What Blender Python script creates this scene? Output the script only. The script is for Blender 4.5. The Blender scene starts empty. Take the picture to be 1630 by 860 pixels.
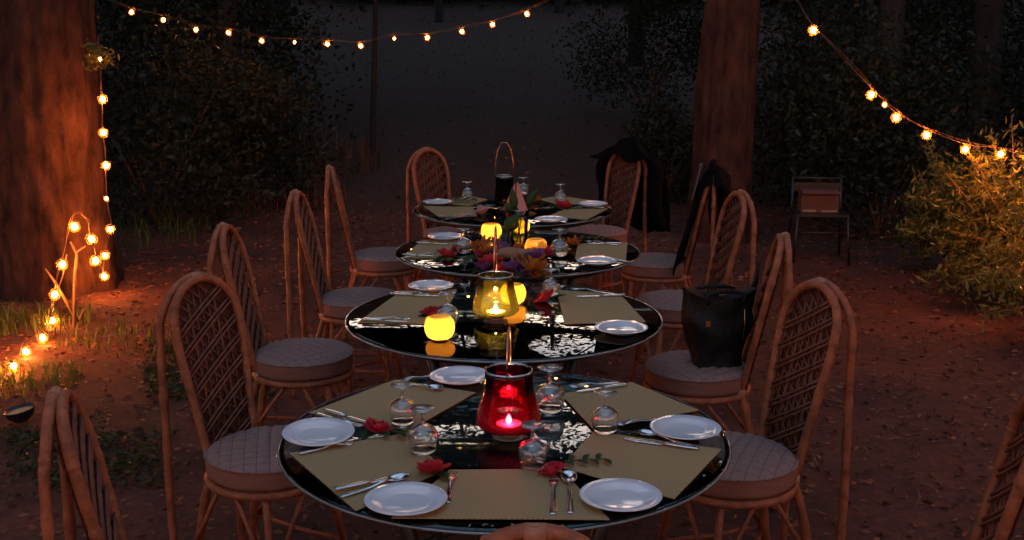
import bpy, math, random
import numpy as np
from mathutils import Vector, Matrix, noise
random.seed(7); rng = np.random.default_rng(7)
PI = math.pi; R = math.radians
sc = bpy.context.scene
COL = sc.collection

# ---------------------------------------------------------------- camera, world, sun, exposure
F = 1815.5; TH = 0.2108; CZ = 1.833          # focal length in photo pixels, pitch down, lens height
cam = bpy.data.cameras.new('camera'); cam.sensor_width = 36; cam.lens = 36*F/1630
cam.clip_start = .05; cam.clip_end = 400
co = bpy.data.objects.new('camera', cam); COL.objects.link(co)
co.location = (0, 0, CZ); co.rotation_euler = (PI/2-TH, 0, 0); sc.camera = co

SUN_EL, SUN_ROT = R(5), R(0)
world = bpy.data.worlds.new('World'); sc.world = world; world.use_nodes = True
wn = world.node_tree; bg = wn.nodes['Background']
sky = wn.nodes.new('ShaderNodeTexSky'); sky.sky_type = 'NISHITA'; sky.sun_disc = False
sky.sun_elevation = SUN_EL; sky.sun_rotation = SUN_ROT; sky.air_density = 1.0; sky.dust_density = .6; sky.ozone_density = 2.0
tint = wn.nodes.new('ShaderNodeMixRGB'); tint.blend_type = 'MULTIPLY'; tint.inputs[0].default_value = 1; tint.inputs[2].default_value = (1, .78, .71, 1)
wn.links.new(sky.outputs[0], tint.inputs[1]); wn.links.new(tint.outputs[0], bg.inputs[0]); bg.inputs[1].default_value = 0.15
sl = bpy.data.lights.new('sun', 'SUN'); sl.energy = .05; sl.angle = R(10); sl.color = (1, .8, .65)
so = bpy.data.objects.new('sun', sl); COL.objects.link(so); so.location = (0, 30, 20)
so.rotation_euler = Vector((0, -math.cos(SUN_EL), -math.sin(SUN_EL))).to_track_quat('-Z', 'Y').to_euler()
sc.view_settings.view_transform = 'Standard'; sc.view_settings.look = 'None'
sc.view_settings.exposure = 2.95; sc.view_settings.gamma = 1
sc.cycles.use_denoising = True; sc.cycles.max_bounces = 14; sc.cycles.transparent_max_bounces = 24
sc.cycles.transmission_bounces = 10; sc.cycles.glossy_bounces = 5; sc.cycles.diffuse_bounces = 4
sc.cycles.sample_clamp_indirect = 4.0; sc.cycles.caustics_refractive = False; sc.cycles.blur_glossy = 0.3

def ray(u, v):
    x = (u-815)/F; y = (430-v)/F
    return Vector((x, math.cos(TH)+y*math.sin(TH), -math.sin(TH)+y*math.cos(TH)))
def at(u, v, z=.75):                       # the world point at height z seen there
    d = ray(u, v); t = (z-CZ)/d.z
    return Vector((d.x*t, d.y*t, z))
def atY(u, v, Y):                          # the world point at distance Y seen there
    d = ray(u, v); t = Y/d.y
    return Vector((d.x*t, Y, CZ+d.z*t))

# ---------------------------------------------------------------- materials
def mat(name, col, rough=.6, metal=0, var=0, scale=8, bump=0, bscale=60, spec=.5, col2=None, stretch=None, coat=0):
    m = bpy.data.materials.new(name); m.use_nodes = True
    nt = m.node_tree; b = nt.nodes['Principled BSDF']
    b.inputs['Base Color'].default_value = (*col, 1); b.inputs['Roughness'].default_value = rough
    b.inputs['Metallic'].default_value = metal; b.inputs['Specular IOR Level'].default_value = spec
    b.inputs['Coat Weight'].default_value = coat
    tc = nt.nodes.new('ShaderNodeTexCoord'); mp = nt.nodes.new('ShaderNodeMapping')
    nt.links.new(tc.outputs['Object'], mp.inputs[0])
    if stretch: mp.inputs['Scale'].default_value = stretch
    if var or col2:
        n = nt.nodes.new('ShaderNodeTexNoise'); n.inputs['Scale'].default_value = scale; n.inputs['Detail'].default_value = 6
        n.inputs['Roughness'].default_value = .65
        nt.links.new(mp.outputs[0], n.inputs['Vector'])
        r = nt.nodes.new('ShaderNodeValToRGB'); r.color_ramp.elements[0].position = .33; r.color_ramp.elements[1].position = .68
        c2 = col2 or tuple(min(1, c*(1+var)) for c in col); c1 = tuple(c*(1-var*.7) for c in col) if not col2 else col
        r.color_ramp.elements[0].color = (*c1, 1); r.color_ramp.elements[1].color = (*c2, 1)
        nt.links.new(n.outputs['Fac'], r.inputs[0]); nt.links.new(r.outputs[0], b.inputs['Base Color'])
    if bump:
        n = nt.nodes.new('ShaderNodeTexNoise'); n.inputs['Scale'].default_value = bscale; n.inputs['Detail'].default_value = 5
        nt.links.new(mp.outputs[0], n.inputs['Vector'])
        bp = nt.nodes.new('ShaderNodeBump'); bp.inputs['Strength'].default_value = bump; bp.inputs['Distance'].default_value = .01
        nt.links.new(n.outputs['Fac'], bp.inputs['Height']); nt.links.new(bp.outputs[0], b.inputs['Normal'])
    return m
def leafmat(name, c1, c2, trans=.3, rough=.5):
    m = bpy.data.materials.new(name); m.use_nodes = True; nt = m.node_tree; b = nt.nodes['Principled BSDF']
    g = nt.nodes.new('ShaderNodeNewGeometry'); r = nt.nodes.new('ShaderNodeValToRGB')
    r.color_ramp.elements[0].color = (*c1, 1); r.color_ramp.elements[1].color = (*c2, 1)
    nt.links.new(g.outputs['Random Per Island'], r.inputs[0]); nt.links.new(r.outputs[0], b.inputs['Base Color'])
    b.inputs['Roughness'].default_value = rough; b.inputs['Specular IOR Level'].default_value = .25
    t = nt.nodes.new('ShaderNodeBsdfTranslucent'); nt.links.new(r.outputs[0], t.inputs[0])
    x = nt.nodes.new('ShaderNodeMixShader'); x.inputs[0].default_value = trans
    nt.links.new(b.outputs[0], x.inputs[1]); nt.links.new(t.outputs[0], x.inputs[2])
    nt.links.new(x.outputs[0], nt.nodes['Material Output'].inputs[0])
    return m
def thin_glass(name, col, boost=1.0, rough=.02, scat=None, sw=.2):
    m = bpy.data.materials.new(name); m.use_nodes = True; nt = m.node_tree; nt.nodes.remove(nt.nodes['Principled BSDF'])
    f = nt.nodes.new('ShaderNodeFresnel'); f.inputs[0].default_value = 1.5*boost
    t = nt.nodes.new('ShaderNodeBsdfTransparent'); t.inputs[0].default_value = (*col, 1)
    g = nt.nodes.new('ShaderNodeBsdfGlossy'); g.inputs['Roughness'].default_value = rough
    x = nt.nodes.new('ShaderNodeMixShader')
    src = t
    if scat:
        l = nt.nodes.new('ShaderNodeBsdfTranslucent'); l.inputs[0].default_value = (*scat, 1); src = nt.nodes.new('ShaderNodeMixShader')
        src.inputs[0].default_value = sw; nt.links.new(t.outputs[0], src.inputs[1]); nt.links.new(l.outputs[0], src.inputs[2])
    nt.links.new(f.outputs[0], x.inputs[0]); nt.links.new(src.outputs[0], x.inputs[1]); nt.links.new(g.outputs[0], x.inputs[2])
    nt.links.new(x.outputs[0], nt.nodes['Material Output'].inputs[0])
    return m
def glass(name, col=(1, 1, 1), ior=1.5, rough=0):
    m = bpy.data.materials.new(name); m.use_nodes = True; nt = m.node_tree; nt.nodes.remove(nt.nodes['Principled BSDF'])
    g = nt.nodes.new('ShaderNodeBsdfGlass'); g.inputs['Color'].default_value = (*col, 1); g.inputs['IOR'].default_value = ior
    g.inputs['Roughness'].default_value = rough
    nt.links.new(g.outputs[0], nt.nodes['Material Output'].inputs[0]); return m
def emit(name, col, s):
    m = bpy.data.materials.new(name); m.use_nodes = True; nt = m.node_tree; nt.nodes.remove(nt.nodes['Principled BSDF'])
    e = nt.nodes.new('ShaderNodeEmission'); e.inputs[0].default_value = (*col, 1); e.inputs[1].default_value = s
    nt.links.new(e.outputs[0], nt.nodes['Material Output'].inputs[0]); return m

M = {}
M['rattan'] = mat('rattan', (.255, .078, .034), .5, var=.55, scale=20, bump=.5, bscale=60, spec=.35)
M['slat'] = mat('rattan_slat', (.15, .052, .029), .55, var=.45, scale=25, spec=.4)
M['weave'] = mat('dark_woven_cane', (.10, .036, .020), .8, var=.5, scale=45, bump=.8, bscale=140, spec=.2)
M['binding'] = mat('rattan_binding', (.34, .15, .08), .5, var=.3, scale=60)
M['cushion_top'] = mat('cushion_fabric', (.29, .170, .140), .9, var=.16, scale=70, bump=.5, bscale=420)
M['cushion_side'] = mat('cushion_side_fabric', (.26, .11, .075), .9, var=.2, scale=12, bump=.4, bscale=300, stretch=(1, 1, 5))
nt = M['cushion_top'].node_tree; bb = nt.nodes['Principled BSDF']; src = bb.inputs['Base Color'].links[0].from_socket
tc = nt.nodes.new('ShaderNodeTexCoord'); sp = nt.nodes.new('ShaderNodeSeparateXYZ'); nt.links.new(tc.outputs['Object'], sp.inputs[0]); outs = []
def mn(op, a, b=None):
    n = nt.nodes.new('ShaderNodeMath'); n.operation = op
    for k, q in enumerate((a, b)):
        if q is None: continue
        if isinstance(q, (int, float)): n.inputs[k].default_value = q
        else: nt.links.new(q, n.inputs[k])
    return n.outputs[0]
for op in ('ADD', 'SUBTRACT'):
    outs.append(mn('ABSOLUTE', mn('SINE', mn('MULTIPLY', mn(op, sp.outputs[0], sp.outputs[1]), PI/.056))))
ln = mn('LESS_THAN', mn('MINIMUM', outs[0], outs[1]), .13)
mc = nt.nodes.new('ShaderNodeMixRGB'); nt.links.new(ln, mc.inputs[0]); nt.links.new(src, mc.inputs[1]); mc.inputs[2].default_value = (.165, .10, .09, 1)
nt.links.new(mc.outputs[0], bb.inputs['Base Color'])
M['tglass'] = glass('table_glass', (.80, .86, .85), 1.52)
M['wicker'] = mat('dark_wicker', (.012, .010, .010), .6, var=.3, scale=30, bump=.6, bscale=120)
M['iron'] = mat('black_iron', (.015, .014, .014), .4, spec=.5, var=.3, scale=30)
M['china'] = mat('white_china', (.72, .73, .76), .12, spec=.5, coat=.5)
M['steel'] = mat('polished_steel', (.78, .76, .74), .13, metal=1)
M['goblet'] = glass('goblet_glass', (1, 1, 1), 1.5)
nt = M['goblet'].node_tree; g1 = nt.nodes['Glass BSDF']; g2 = nt.nodes.new('ShaderNodeBsdfGlossy'); g2.inputs['Roughness'].default_value = .22
mx = nt.nodes.new('ShaderNodeMixShader'); mx.inputs[0].default_value = .10
nt.links.new(g1.outputs[0], mx.inputs[1]); nt.links.new(g2.outputs[0], mx.inputs[2]); nt.links.new(mx.outputs[0], nt.nodes['Material Output'].inputs[0])
M['rim_highlight'] = mat('pale_rim_highlight', (.17, .175, .175), .14, spec=.9, coat=1)  # pale colour stands in for the highlight along the table rim
M['redglass'] = thin_glass('red_glass', (.80, .08, .23), 1.0, scat=(.80, .03, .13), sw=.022)
M['smokeglass'] = thin_glass('smoky_glass', (.42, .20, .19), 1.0)
M['amberglass'] = thin_glass('amber_glass', (.93, .91, .52), 1.0, scat=(.80, .72, .16), sw=.06)
M['vaseglass'] = thin_glass('vase_glass', (.70, .80, .55), 1.0)
M['copper'] = mat('copper_wire', (.62, .28, .16), .25, metal=1)
M['dullmetal'] = mat('dark_lantern_metal', (.22, .17, .15), .35, metal=1)
M['wax'] = mat('candle_wax', (.85, .7, .6), .5)
M['flame'] = emit('flame', (1, .56, .26), 70)
M['flame_small'] = emit('flame_inside_globe', (1, .47, .11), 40)
M['bulb'] = emit('warm_bulb', (1, .27, .052), 112)
M['bulbdim'] = emit('dim_bulb', (1, .28, .05), 32)
M['wire'] = mat('light_string_wire', (.14, .07, .035), .5)
M['socket'] = mat('bulb_socket', (.05, .03, .02), .5)
M['petal_red'] = leafmat('red_petal', (.50, .02, .04), (.62, .05, .08), .35)
M['petal_pink'] = leafmat('pink_petal', (.62, .22, .22), (.72, .34, .30), .3)
M['petal_orange'] = leafmat('orange_petal', (.5, .11, .02), (.6, .19, .03), .3)
M['petal_purple'] = leafmat('purple_petal', (.15, .05, .18), (.22, .09, .25), .3)
M['petal_tan'] = leafmat('tan_bract', (.34, .16, .09), (.38, .19, .11), .2)
M['leaf'] = leafmat('dark_leaf', (.02, .045, .012), (.05, .09, .02), .25, .4)
M['leaf_y'] = leafmat('bract_leaf', (.12, .09, .02), (.3, .14, .03), .3)
M['stem'] = mat('green_stem', (.05, .08, .02), .5)
M['bulbglobe'] = None
m = bpy.data.materials.new('frosted_globe'); m.use_nodes = True; nt = m.node_tree; nt.nodes.remove(nt.nodes['Principled BSDF'])
tl = nt.nodes.new('ShaderNodeBsdfTranslucent'); tl.inputs[0].default_value = (.95, .50, .13, 1)
gl = nt.nodes.new('ShaderNodeBsdfGlossy'); gl.inputs['Roughness'].default_value = .2
mx = nt.nodes.new('ShaderNodeMixShader'); mx.inputs[0].default_value = .05
nt.links.new(tl.outputs[0], mx.inputs[1]); nt.links.new(gl.outputs[0], mx.inputs[2])
em = nt.nodes.new('ShaderNodeEmission'); em.inputs[0].default_value = (1, .42, .03, 1); em.inputs[1].default_value = .03
ad = nt.nodes.new('ShaderNodeAddShader'); nt.links.new(mx.outputs[0], ad.inputs[0]); nt.links.new(em.outputs[0], ad.inputs[1])
nt.links.new(ad.outputs[0], nt.nodes['Material Output'].inputs[0]); M['globe'] = m
M['black_cloth'] = mat('black_cloth', (.004, .0035, .004), 1, spec=.08, var=.4, scale=10, bump=.4, bscale=150)
M['black_leather'] = mat('black_leather', (.007, .007, .007), .55, bump=.5, bscale=90, spec=.25)
M['lining'] = mat('grey_lining', (.09, .075, .085), .8, var=.3, scale=20)
M['gold'] = mat('gold_clasp', (.7, .42, .15), .3, metal=1)
M['carton'] = mat('brown_cardboard', (.085, .034, .022), .85, var=.15, scale=12)
M['paper'] = mat('pale_strip', (.28, .2, .16), .8)
M['bark_red'] = mat('reddish_bark', (.018, .008, .006), .95, col2=(.085, .037, .024), scale=5, bump=1.0, bscale=12, stretch=(2, 2, .9), spec=.2)
M['bark_dark'] = mat('dark_bark', (.03, .02, .015), .9, var=.5, scale=6, bump=.8, bscale=20, stretch=(2, 2, .4))
M['twig'] = mat('twig_bark', (.16, .08, .04), .8, var=.3, scale=20)
M['bush'] = leafmat('dark_bush_leaves', (.010, .015, .008), (.035, .042, .022), .2, .5)
M['shrub'] = leafmat('feathery_shrub_leaves', (.06, .075, .016), (.24, .23, .06), .35, .5)
M['canopy'] = leafmat('canopy_leaves', (.010, .015, .008), (.03, .038, .018), .2, .5)
M['weed'] = leafmat('weed_leaves', (.025, .04, .015), (.07, .075, .03), .25, .5)
M['grass'] = leafmat('grass_blades', (.06, .09, .012), (.15, .18, .03), .35, .5)
M['lit_inside'] = mat('lit_bowl_inside', (.45, .30, .12), .8, var=.3, scale=30)  # pale colour carries the light falling into the bowl
M['litter'] = leafmat('dead_leaves', (.06, .020, .010), (.26, .105, .055), .1, .7)

m = bpy.data.materials.new('bulb_glow_shell'); m.use_nodes = True; nt = m.node_tree; nt.nodes.remove(nt.nodes['Principled BSDF'])
tl = nt.nodes.new('ShaderNodeBsdfTranslucent'); tl.inputs[0].default_value = (.05, .024, .0035, 1)
tp = nt.nodes.new('ShaderNodeBsdfTransparent'); tp.inputs[0].default_value = (1, .93, .8, 1)
mx = nt.nodes.new('ShaderNodeMixShader'); mx.inputs[0].default_value = .62
nt.links.new(tl.outputs[0], mx.inputs[1]); nt.links.new(tp.outputs[0], mx.inputs[2]); nt.links.new(mx.outputs[0], nt.nodes['Material Output'].inputs[0]); M['glow_shell'] = m  # shell material that imitates the soft orange glow round a bulb

# placemat: fine weave
m = mat('woven_placemat', (.25, .175, .075), .75); nt = m.node_tree; b = nt.nodes['Principled BSDF']
tc = nt.nodes.new('ShaderNodeTexCoord'); ck = nt.nodes.new('ShaderNodeTexChecker'); ck.inputs['Scale'].default_value = 170
ck.inputs[1].default_value = (.46, .31, .135, 1); ck.inputs[2].default_value = (.27, .175, .07, 1)
nt.links.new(tc.outputs['Object'], ck.inputs[0]); nt.links.new(ck.outputs[0], b.inputs['Base Color'])
bp = nt.nodes.new('ShaderNodeBump'); bp.inputs['Strength'].default_value = .5; bp.inputs['Distance'].default_value = .002
nt.links.new(ck.outputs['Fac'], bp.inputs['Height']); nt.links.new(bp.outputs[0], b.inputs['Normal']); M['placemat'] = m

# earth
m = mat('red_earth', (.055, .022, .014), .95); nt = m.node_tree; b = nt.nodes['Principled BSDF']
tc = nt.nodes.new('ShaderNodeTexCoord')
n1 = nt.nodes.new('ShaderNodeTexNoise'); n1.inputs['Scale'].default_value = .9; n1.inputs['Detail'].default_value = 8; n1.inputs['Roughness'].default_value = .65
n2 = nt.nodes.new('ShaderNodeTexNoise'); n2.inputs['Scale'].default_value = 22; n2.inputs['Detail'].default_value = 8; n2.inputs['Roughness'].default_value = .75
nt.links.new(tc.outputs['Object'], n1.inputs[0]); nt.links.new(tc.outputs['Object'], n2.inputs[0])
r1 = nt.nodes.new('ShaderNodeValToRGB'); r1.color_ramp.elements[0].position = .38; r1.color_ramp.elements[1].position = .66
r1.color_ramp.elements[0].color = (.042, .014, .008, 1); r1.color_ramp.elements[1].color = (.13, .040, .021, 1)
nt.links.new(n1.outputs['Fac'], r1.inputs[0])
r2 = nt.nodes.new('ShaderNodeValToRGB'); r2.color_ramp.elements[0].position = .35; r2.color_ramp.elements[1].position = .72
r2.color_ramp.elements[0].color = (.5, .45, .45, 1); r2.color_ramp.elements[1].color = (1.6, 1.5, 1.4, 1)
nt.links.new(n2.outputs['Fac'], r2.inputs[0])
mu = nt.nodes.new('ShaderNodeMixRGB'); mu.blend_type = 'MULTIPLY'; mu.inputs[0].default_value = 1
nt.links.new(r1.outputs[0], mu.inputs[1]); nt.links.new(r2.outputs[0], mu.inputs[2]); sx = nt.nodes.new('ShaderNodeSeparateXYZ'); nt.links.new(tc.outputs['Object'], sx.inputs[0])
mr = nt.nodes.new('ShaderNodeMapRange'); mr.inputs[1].default_value = 9.5; mr.inputs[2].default_value = 13.5; nt.links.new(sx.outputs[1], mr.inputs[0])
gm = nt.nodes.new('ShaderNodeMixRGB'); gm.blend_type = 'MULTIPLY'; gm.inputs[0].default_value = 1; gm.inputs[1].default_value = (.080, .042, .029, 1); nt.links.new(r2.outputs[0], gm.inputs[2])  # slope tone makes up in colour for skylight the treetops block
g2 = nt.nodes.new('ShaderNodeMixRGB'); nt.links.new(mr.outputs[0], g2.inputs[0]); nt.links.new(mu.outputs[0], g2.inputs[1]); nt.links.new(gm.outputs[0], g2.inputs[2])
nt.links.new(g2.outputs[0], b.inputs['Base Color'])
bp = nt.nodes.new('ShaderNodeBump'); bp.inputs['Strength'].default_value = .8; bp.inputs['Distance'].default_value = .02
nt.links.new(n2.outputs['Fac'], bp.inputs['Height']); nt.links.new(bp.outputs[0], b.inputs['Normal']); M['earth'] = m

# ---------------------------------------------------------------- mesh helpers
class MB:
    def __init__(s): s.v = []; s.f = []
    def add(s, vs, fs):
        o = len(s.v); s.v += [tuple(p) for p in vs]; s.f += [tuple(i+o for i in f) for f in fs]; return s
    def tube(s, pts, r, n=8, cap=True, closed=False):
        pts = [Vector(p) for p in pts]; N = len(pts); rs = r if hasattr(r, '__len__') else [r]*N
        vs = []; fs = []; up = None
        for i, p in enumerate(pts):
            if closed: t = pts[(i+1) % N]-pts[i-1]
            else: t = pts[min(i+1, N-1)]-pts[max(i-1, 0)]
            t.normalize()
            if up is None: up = t.orthogonal().normalized()
            up = up-t*up.dot(t)
            up = t.orthogonal().normalized() if up.length < 1e-5 else up.normalized()
            w = t.cross(up)
            for k in range(n):
                a = 2*PI*k/n; vs.append(p+(up*math.cos(a)+w*math.sin(a))*rs[i])
        for i in range(N if closed else N-1):
            j = (i+1) % N
            for k in range(n): fs.append((i*n+k, i*n+(k+1) % n, j*n+(k+1) % n, j*n+k))
        if cap and not closed: fs.append(tuple(range(n))[::-1]); fs.append(tuple((N-1)*n+k for k in range(n)))
        return s.add(vs, fs)
    def lathe(s, prof, n=32, c=(0, 0, 0), capb=False, capt=False, loop=False):
        vs = []; fs = []; P = len(prof)
        for (r, z) in prof:
            for k in range(n):
                a = 2*PI*k/n; vs.append((c[0]+r*math.cos(a), c[1]+r*math.sin(a), c[2]+z))
        for i in range(P if loop else P-1):
            j = (i+1) % P
            for k in range(n): fs.append((i*n+k, i*n+(k+1) % n, j*n+(k+1) % n, j*n+k))
        if capb: fs.append(tuple(range(n))[::-1])
        if capt: fs.append(tuple((P-1)*n+k for k in range(n)))
        return s.add(vs, fs)
    def box(s, c, d, m=None):
        vs = [Vector((x*d[0]/2, y*d[1]/2, z*d[2]/2)) for x in (-1, 1) for y in (-1, 1) for z in (-1, 1)]
        if m: vs = [m @ p for p in vs]
        vs = [p+Vector(c) for p in vs]
        return s.add(vs, [(0, 1, 3, 2), (4, 6, 7, 5), (0, 4, 5, 1), (2, 3, 7, 6), (0, 2, 6, 4), (1, 5, 7, 3)])
    def grid(s, fn, nu, nv, th=0, two=False):
        vs = [Vector(fn(i/nu, j/nv)) for i in range(nu+1) for j in range(nv+1)]; W = nv+1
        fs = [(i*W+j, (i+1)*W+j, (i+1)*W+j+1, i*W+j+1) for i in range(nu) for j in range(nv)]
        if th:
            nrm = [Vector() for _ in vs]
            for f in fs:
                q = (vs[f[2]]-vs[f[0]]).cross(vs[f[3]]-vs[f[1]])
                for k in f: nrm[k] += q
            nrm = [q.normalized() if q.length else Vector((0, 0, 1)) for q in nrm]
            L = len(vs); back = [p-q*th for p, q in zip(vs, nrm)]
            bf = [tuple(k+L for k in f[::-1]) for f in fs]
            edge = [i*W for i in range(nu+1)]+[nu*W+j for j in range(1, nv+1)]+[i*W+nv for i in range(nu-1, -1, -1)]+[j for j in range(nv-1, 0, -1)]
            ef = [(edge[k], edge[(k+1) % len(edge)], edge[(k+1) % len(edge)]+L, edge[k]+L) for k in range(len(edge))]
            return s.add(vs+back, fs+bf+[e[::-1] for e in ef])
        return s.add(vs, fs)
    def build(s, name, m, parent=None, smooth=True):
        me = bpy.data.meshes.new(name); me.from_pydata(s.v, [], s.f); me.validate(); me.update()
        if smooth:
            me.polygons.foreach_set('use_smooth', [True]*len(me.polygons))
        me.materials.append(m)
        o = bpy.data.objects.new(name, me); COL.objects.link(o)
        if parent: o.parent = parent
        return o
def sharpen(o, ang=40):
    me = o.data; me.set_sharp_from_angle(angle=R(ang)); return o
def tag(o, label=None, cat=None, group=None, kind=None):
    if label: o['label'] = label
    if cat: o['category'] = cat
    if group: o['group'] = group
    if kind: o['kind'] = kind
    return o
def empty(name, loc=(0, 0, 0), rz=0, label=None, cat=None, group=None):
    o = bpy.data.objects.new(name, None); COL.objects.link(o); o.location = loc; o.rotation_euler = (0, 0, rz)
    o.empty_display_size = .1
    return tag(o, label, cat, group)
kids = {}
def copy_tree(o, parent=None):
    c = o.copy(); COL.objects.link(c); c.parent = parent
    for ch in list(o.children): copy_tree(ch, c)
    return c
protos = {}
def put(key, maker, loc, rz=0, label=None, cat=None, group=None, rot=None, scale=None):
    if key not in protos: o = protos[key] = maker()
    else: o = copy_tree(protos[key])
    o.location = loc; o.rotation_euler = rot if rot else (0, 0, rz)
    if scale: o.scale = (scale,)*3 if not hasattr(scale, '__len__') else scale
    return tag(o, label, cat, group)

def leaf_mesh(name, P, size, m, parent=None, aspect=.45, up=0., kind=None, tilt=None):
    """many small rhombic bent leaves at points P (n,3)"""
    P = np.asarray(P, float); n = len(P)
    d = rng.normal(size=(n, 3)); d[:, 2] = d[:, 2]*(1-up*.6)
    if tilt is not None: d += np.asarray(tilt)
    d /= np.linalg.norm(d, axis=1)[:, None]
    w = np.cross(d, rng.normal(size=(n, 3))); w /= np.linalg.norm(w, axis=1)[:, None]
    nn = np.cross(d, w)
    L = (size*(.6+.8*rng.random(n)))[:, None]
    a = P-d*L*.5; c = P+d*L*.5; b_ = P+w*L*aspect*.5+nn*L*.08; e = P-w*L*aspect*.5+nn*L*.08
    V = np.stack([a, b_, c, e], 1).reshape(-1, 3)
    me = bpy.data.meshes.new(name); me.vertices.add(4*n); me.vertices.foreach_set('co', V.ravel())
    idx = np.arange(4*n).reshape(n, 4); idx = np.stack([idx[:, [0, 1, 2]], idx[:, [0, 2, 3]]], 1).ravel()
    me.loops.add(6*n); me.loops.foreach_set('vertex_index', idx)
    me.polygons.add(2*n); me.polygons.foreach_set('loop_start', np.arange(2*n)*3); me.polygons.foreach_set('loop_total', np.full(2*n, 3))
    me.update(calc_edges=True); me.materials.append(m)
    o = bpy.data.objects.new(name, me); COL.objects.link(o)
    if parent: o.parent = parent
    if kind: o['kind'] = kind
    return o
def clumps(c, r, k, n, spread=.22):
    """n points in k gaussian clumps inside an ellipsoid"""
    c = np.array(c, float); r = np.array(r, float)
    q = rng.normal(size=(k, 3)); q /= np.linalg.norm(q, axis=1)[:, None]; q *= (rng.random(k)**.45)[:, None]
    cc = q*r; which = rng.integers(0, k, n)
    p = cc[which]+rng.normal(size=(n, 3))*r*spread
    return p+c

# ---------------------------------------------------------------- terrain
def sm(a, b, x):
    t = max(0., min(1., (x-a)/(b-a))); return t*t*(3-2*t)
def gz(x, y):
    z = .035*noise.noise((x*.5, y*.5, 3.1))+.018*noise.noise((x*1.9, y*1.9, 7.7))
    z *= 1+2.*sm(7, 14, y)
    z += max(0, y-11)*.115*sm(11, 16, y)                                  # the slope behind
    z += .3*max(0, y-38)
    z += .22*max(0, abs(x-.5-.04*(y-10))-(4.6+.12*max(0, y-8)))*sm(9.5, 15, y)   # its two banks
    z += .30*max(0, abs(x)-16)+.30*max(0, -12-y)
    z += .3*sm(-3.2, -6.5, x)*sm(3, 9, y)
    return z if z < 4 else 4+3.5*(1-math.exp(-(z-4)/3.5))
def axis(lo, hi, fine_lo, fine_hi, fs, cs):
    a = list(np.arange(fine_lo, fine_hi+1e-6, fs)); s = fs; x = fine_lo; pre = []
    while x > lo: s = min(cs, s*1.18); x -= s; pre.append(x)
    s = fs; x = a[-1]; post = []
    while x < hi: s = min(cs, s*1.18); x += s; post.append(x)
    return pre[::-1]+a+post
xs = axis(-160, 160, -5.5, 5.5, .10, 8); ys = axis(-150, 180, 1.0, 13, .10, 8)
mb = MB(); vs = [(x, y, gz(x, y)) for x in xs for y in ys]; W = len(ys)
mb.add(vs, [(i*W+j, (i+1)*W+j, (i+1)*W+j+1, i*W+j+1) for i in range(len(xs)-1) for j in range(W-1)])
ground = mb.build('ground', M['earth']); tag(ground, 'reddish bare earth of the forest clearing and the slope behind', None, None, 'structure')

# ---------------------------------------------------------------- rattan chair (faces +Y, seat centre over origin)
def halfw(z):                              # half width of the front hoop at height z
    if z < .885: return .10+.035*min(1, (z-.41)/.42)
    t = min(1, (z-.885)/.135); return .135*math.sqrt(max(0, 1-t*t))
def backy(z): return -.17-.13*((z-.41)/.61)**1.05 if z > .41 else -.17
def catmull(P, n=6):
    P = [Vector(p) for p in P]; out = []
    for i in range(len(P)-1):
        a, b, c, d = P[max(0, i-1)], P[i], P[i+1], P[min(len(P)-1, i+2)]
        for k in range(n):
            t = k/n; out.append(.5*((2*b)+(c-a)*t+(2*a-5*b+4*c-d)*t*t+(-a+3*b-3*c+d)*t**3))
    return out+[P[-1]]
def cloth_noise(p, s, a): return Vector((noise.noise(p*s), noise.noise(p*s+Vector((9, 3, 1))), noise.noise(p*s+Vector((2, 8, 5)))))*a
def cane(P, r):
    w = catmull(P, 6); d = 0; rs = []; nxt = .16
    for k, q in enumerate(w):
        if k: d += (q-w[k-1]).length
        b = 1.0+.05*noise.noise((d*9, r*99, 0))
        if d > nxt: b = 1.20; nxt += .15+.06*noise.noise((nxt*5, 1, 1))
        rs.append(r*b)
    return MB().tube([q+cloth_noise(q, 4, .004) for q in w], rs, 10)
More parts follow.
